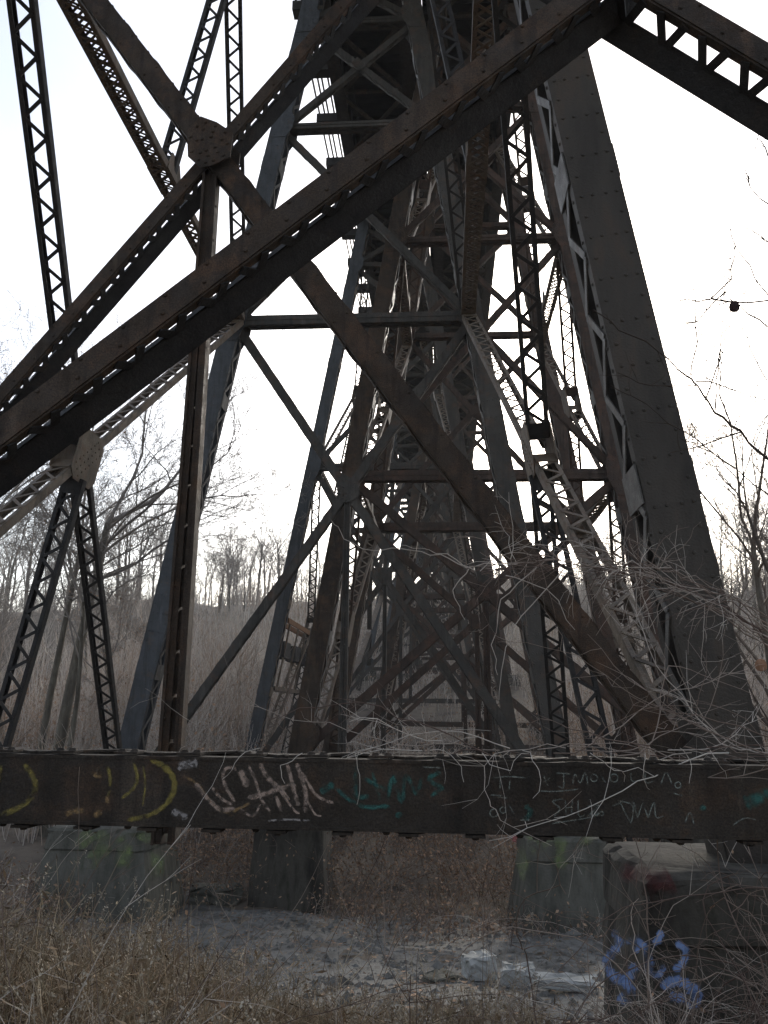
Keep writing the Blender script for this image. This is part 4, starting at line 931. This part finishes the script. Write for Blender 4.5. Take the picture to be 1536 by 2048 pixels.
C = Canes(); C.line([at(1600, 1400, 3.8), at(1550, 1370, 3.8), at(1525, 1335, 3.8), at(1522, 1318, 3.8)], .002, .001, .6); b = Bag(); C.bag(b, 0, 4); b.v = [x-np.array(root.location) for x in b.v]; link('twigs', b.mesh('twigs', ['cane']), root)
curled_leaf(at(1522, 1330, 3.79), .045, .055, 'tan_leaf', root)
# low building and rail on the far ridge
gx0, gx1 = at(470, 1220, 112).x, at(640, 1220, 112).x; g0 = max(gz(gx0, 112), gz(gx1, 112))+.9
root = empty('guard_rail', (gx0, 112, g0-.9), 'pale guard rail along the far ridge between the legs', 'guard rail')
mb = MB(); mb.beam((gx0, 112, g0), (gx1, 112, g0-.3), (0, 0, 1), .32, .08); mb.build('rail', 'house_wall', root)
for i in range(7):
    mb = MB(); x = gx0+(gx1-gx0)*(i+.5)/7; mb.box((x, 112.1, g0-.8), .14, .12, 1.6); mb.build('post', 'timber', root)
# ------------------------------------------------------------------ air
mb = MB(); mb.hexa([(-960, -75, -8), (960, -75, -8), (960, 1600, -8), (-960, 1600, -8), (-960, -75, 48), (960, -75, 48), (960, 1600, 48), (-960, 1600, 48)])
hm = bpy.data.materials.new('winter haze'); hm.use_nodes = True; n = hm.node_tree.nodes; n.remove(n['Principled BSDF'])
pv = n.new('ShaderNodeVolumePrincipled'); pv.inputs['Color'].default_value = (.95, .93, .90, 1); pv.inputs['Density'].default_value = HAZE
hm.node_tree.links.new(pv.outputs['Volume'], n['Material Output'].inputs['Volume'])
tag(mb.build('haze', hm), 'thin winter haze in the valley air', 'haze', kind='stuff')
# ------------------------------------------------------------------ light
SUN_EL, SUN_AZ = math.radians(25), math.radians(9)        # azimuth measured from the view axis towards the right
w = bpy.data.worlds.new('World'); sc.world = w; w.use_nodes = True; n = w.node_tree.nodes; l = w.node_tree.links
sky = n.new('ShaderNodeTexSky'); sky.sky_type = 'NISHITA'; sky.sun_disc = False; sky.sun_elevation = SUN_EL; sky.sun_rotation = SUN_AZ
sky.air_density = 1.0; sky.dust_density = 1.6; sky.ozone_density = 1.0
hs = n.new('ShaderNodeHueSaturation'); hs.inputs['Saturation'].default_value = .62
l.new(sky.outputs['Color'], hs.inputs['Color'])
tc = n.new('ShaderNodeTexCoord'); mp = n.new('ShaderNodeMapping'); mp.inputs['Scale'].default_value = (1.2, 1.2, 2.6); nz = n.new('ShaderNodeTexNoise'); nz.inputs['Scale'].default_value = 2.2; nz.inputs['Detail'].default_value = 7
mr = n.new('ShaderNodeMapRange'); mr.inputs[1].default_value = .38; mr.inputs[2].default_value = .68; mr.inputs[3].default_value = 0; mr.inputs[4].default_value = .6
cl = n.new('ShaderNodeMix'); cl.data_type = 'RGBA'; sc2 = n.new('ShaderNodeMix'); sc2.data_type = 'RGBA'; sc2.blend_type = 'MULTIPLY'; sc2.inputs[0].default_value = 1; sc2.inputs[7].default_value = (1.22, 1.16, 1.10, 1)
l.new(tc.outputs['Generated'], mp.inputs['Vector']); l.new(mp.outputs['Vector'], nz.inputs['Vector']); l.new(nz.outputs['Fac'], mr.inputs[0]); l.new(mr.outputs[0], cl.inputs[0])
l.new(hs.outputs['Color'], cl.inputs[6]); l.new(hs.outputs['Color'], sc2.inputs[6]); l.new(sc2.outputs[2], cl.inputs[7]); l.new(cl.outputs[2], n['Background'].inputs['Color'])
n['Background'].inputs['Strength'].default_value = .15
sd = bpy.data.lights.new('sun', 'SUN'); sd.energy = 2.6; sd.angle = math.radians(10); sd.color = (1, .93, .82)
so = bpy.data.objects.new('sun', sd); COL.objects.link(so)
d = V((math.sin(SUN_AZ)*math.cos(SUN_EL), math.cos(SUN_AZ)*math.cos(SUN_EL), math.sin(SUN_EL)))
so.rotation_euler = d.to_track_quat('Z', 'Y').to_euler(); so.location = d*50
sc.view_settings.view_transform = 'Standard'; sc.view_settings.look = 'None'; sc.view_settings.gamma = 1
sc.view_settings.exposure = .95
sc.cycles.max_bounces = 4; sc.cycles.diffuse_bounces = 3; sc.cycles.transparent_max_bounces = 16
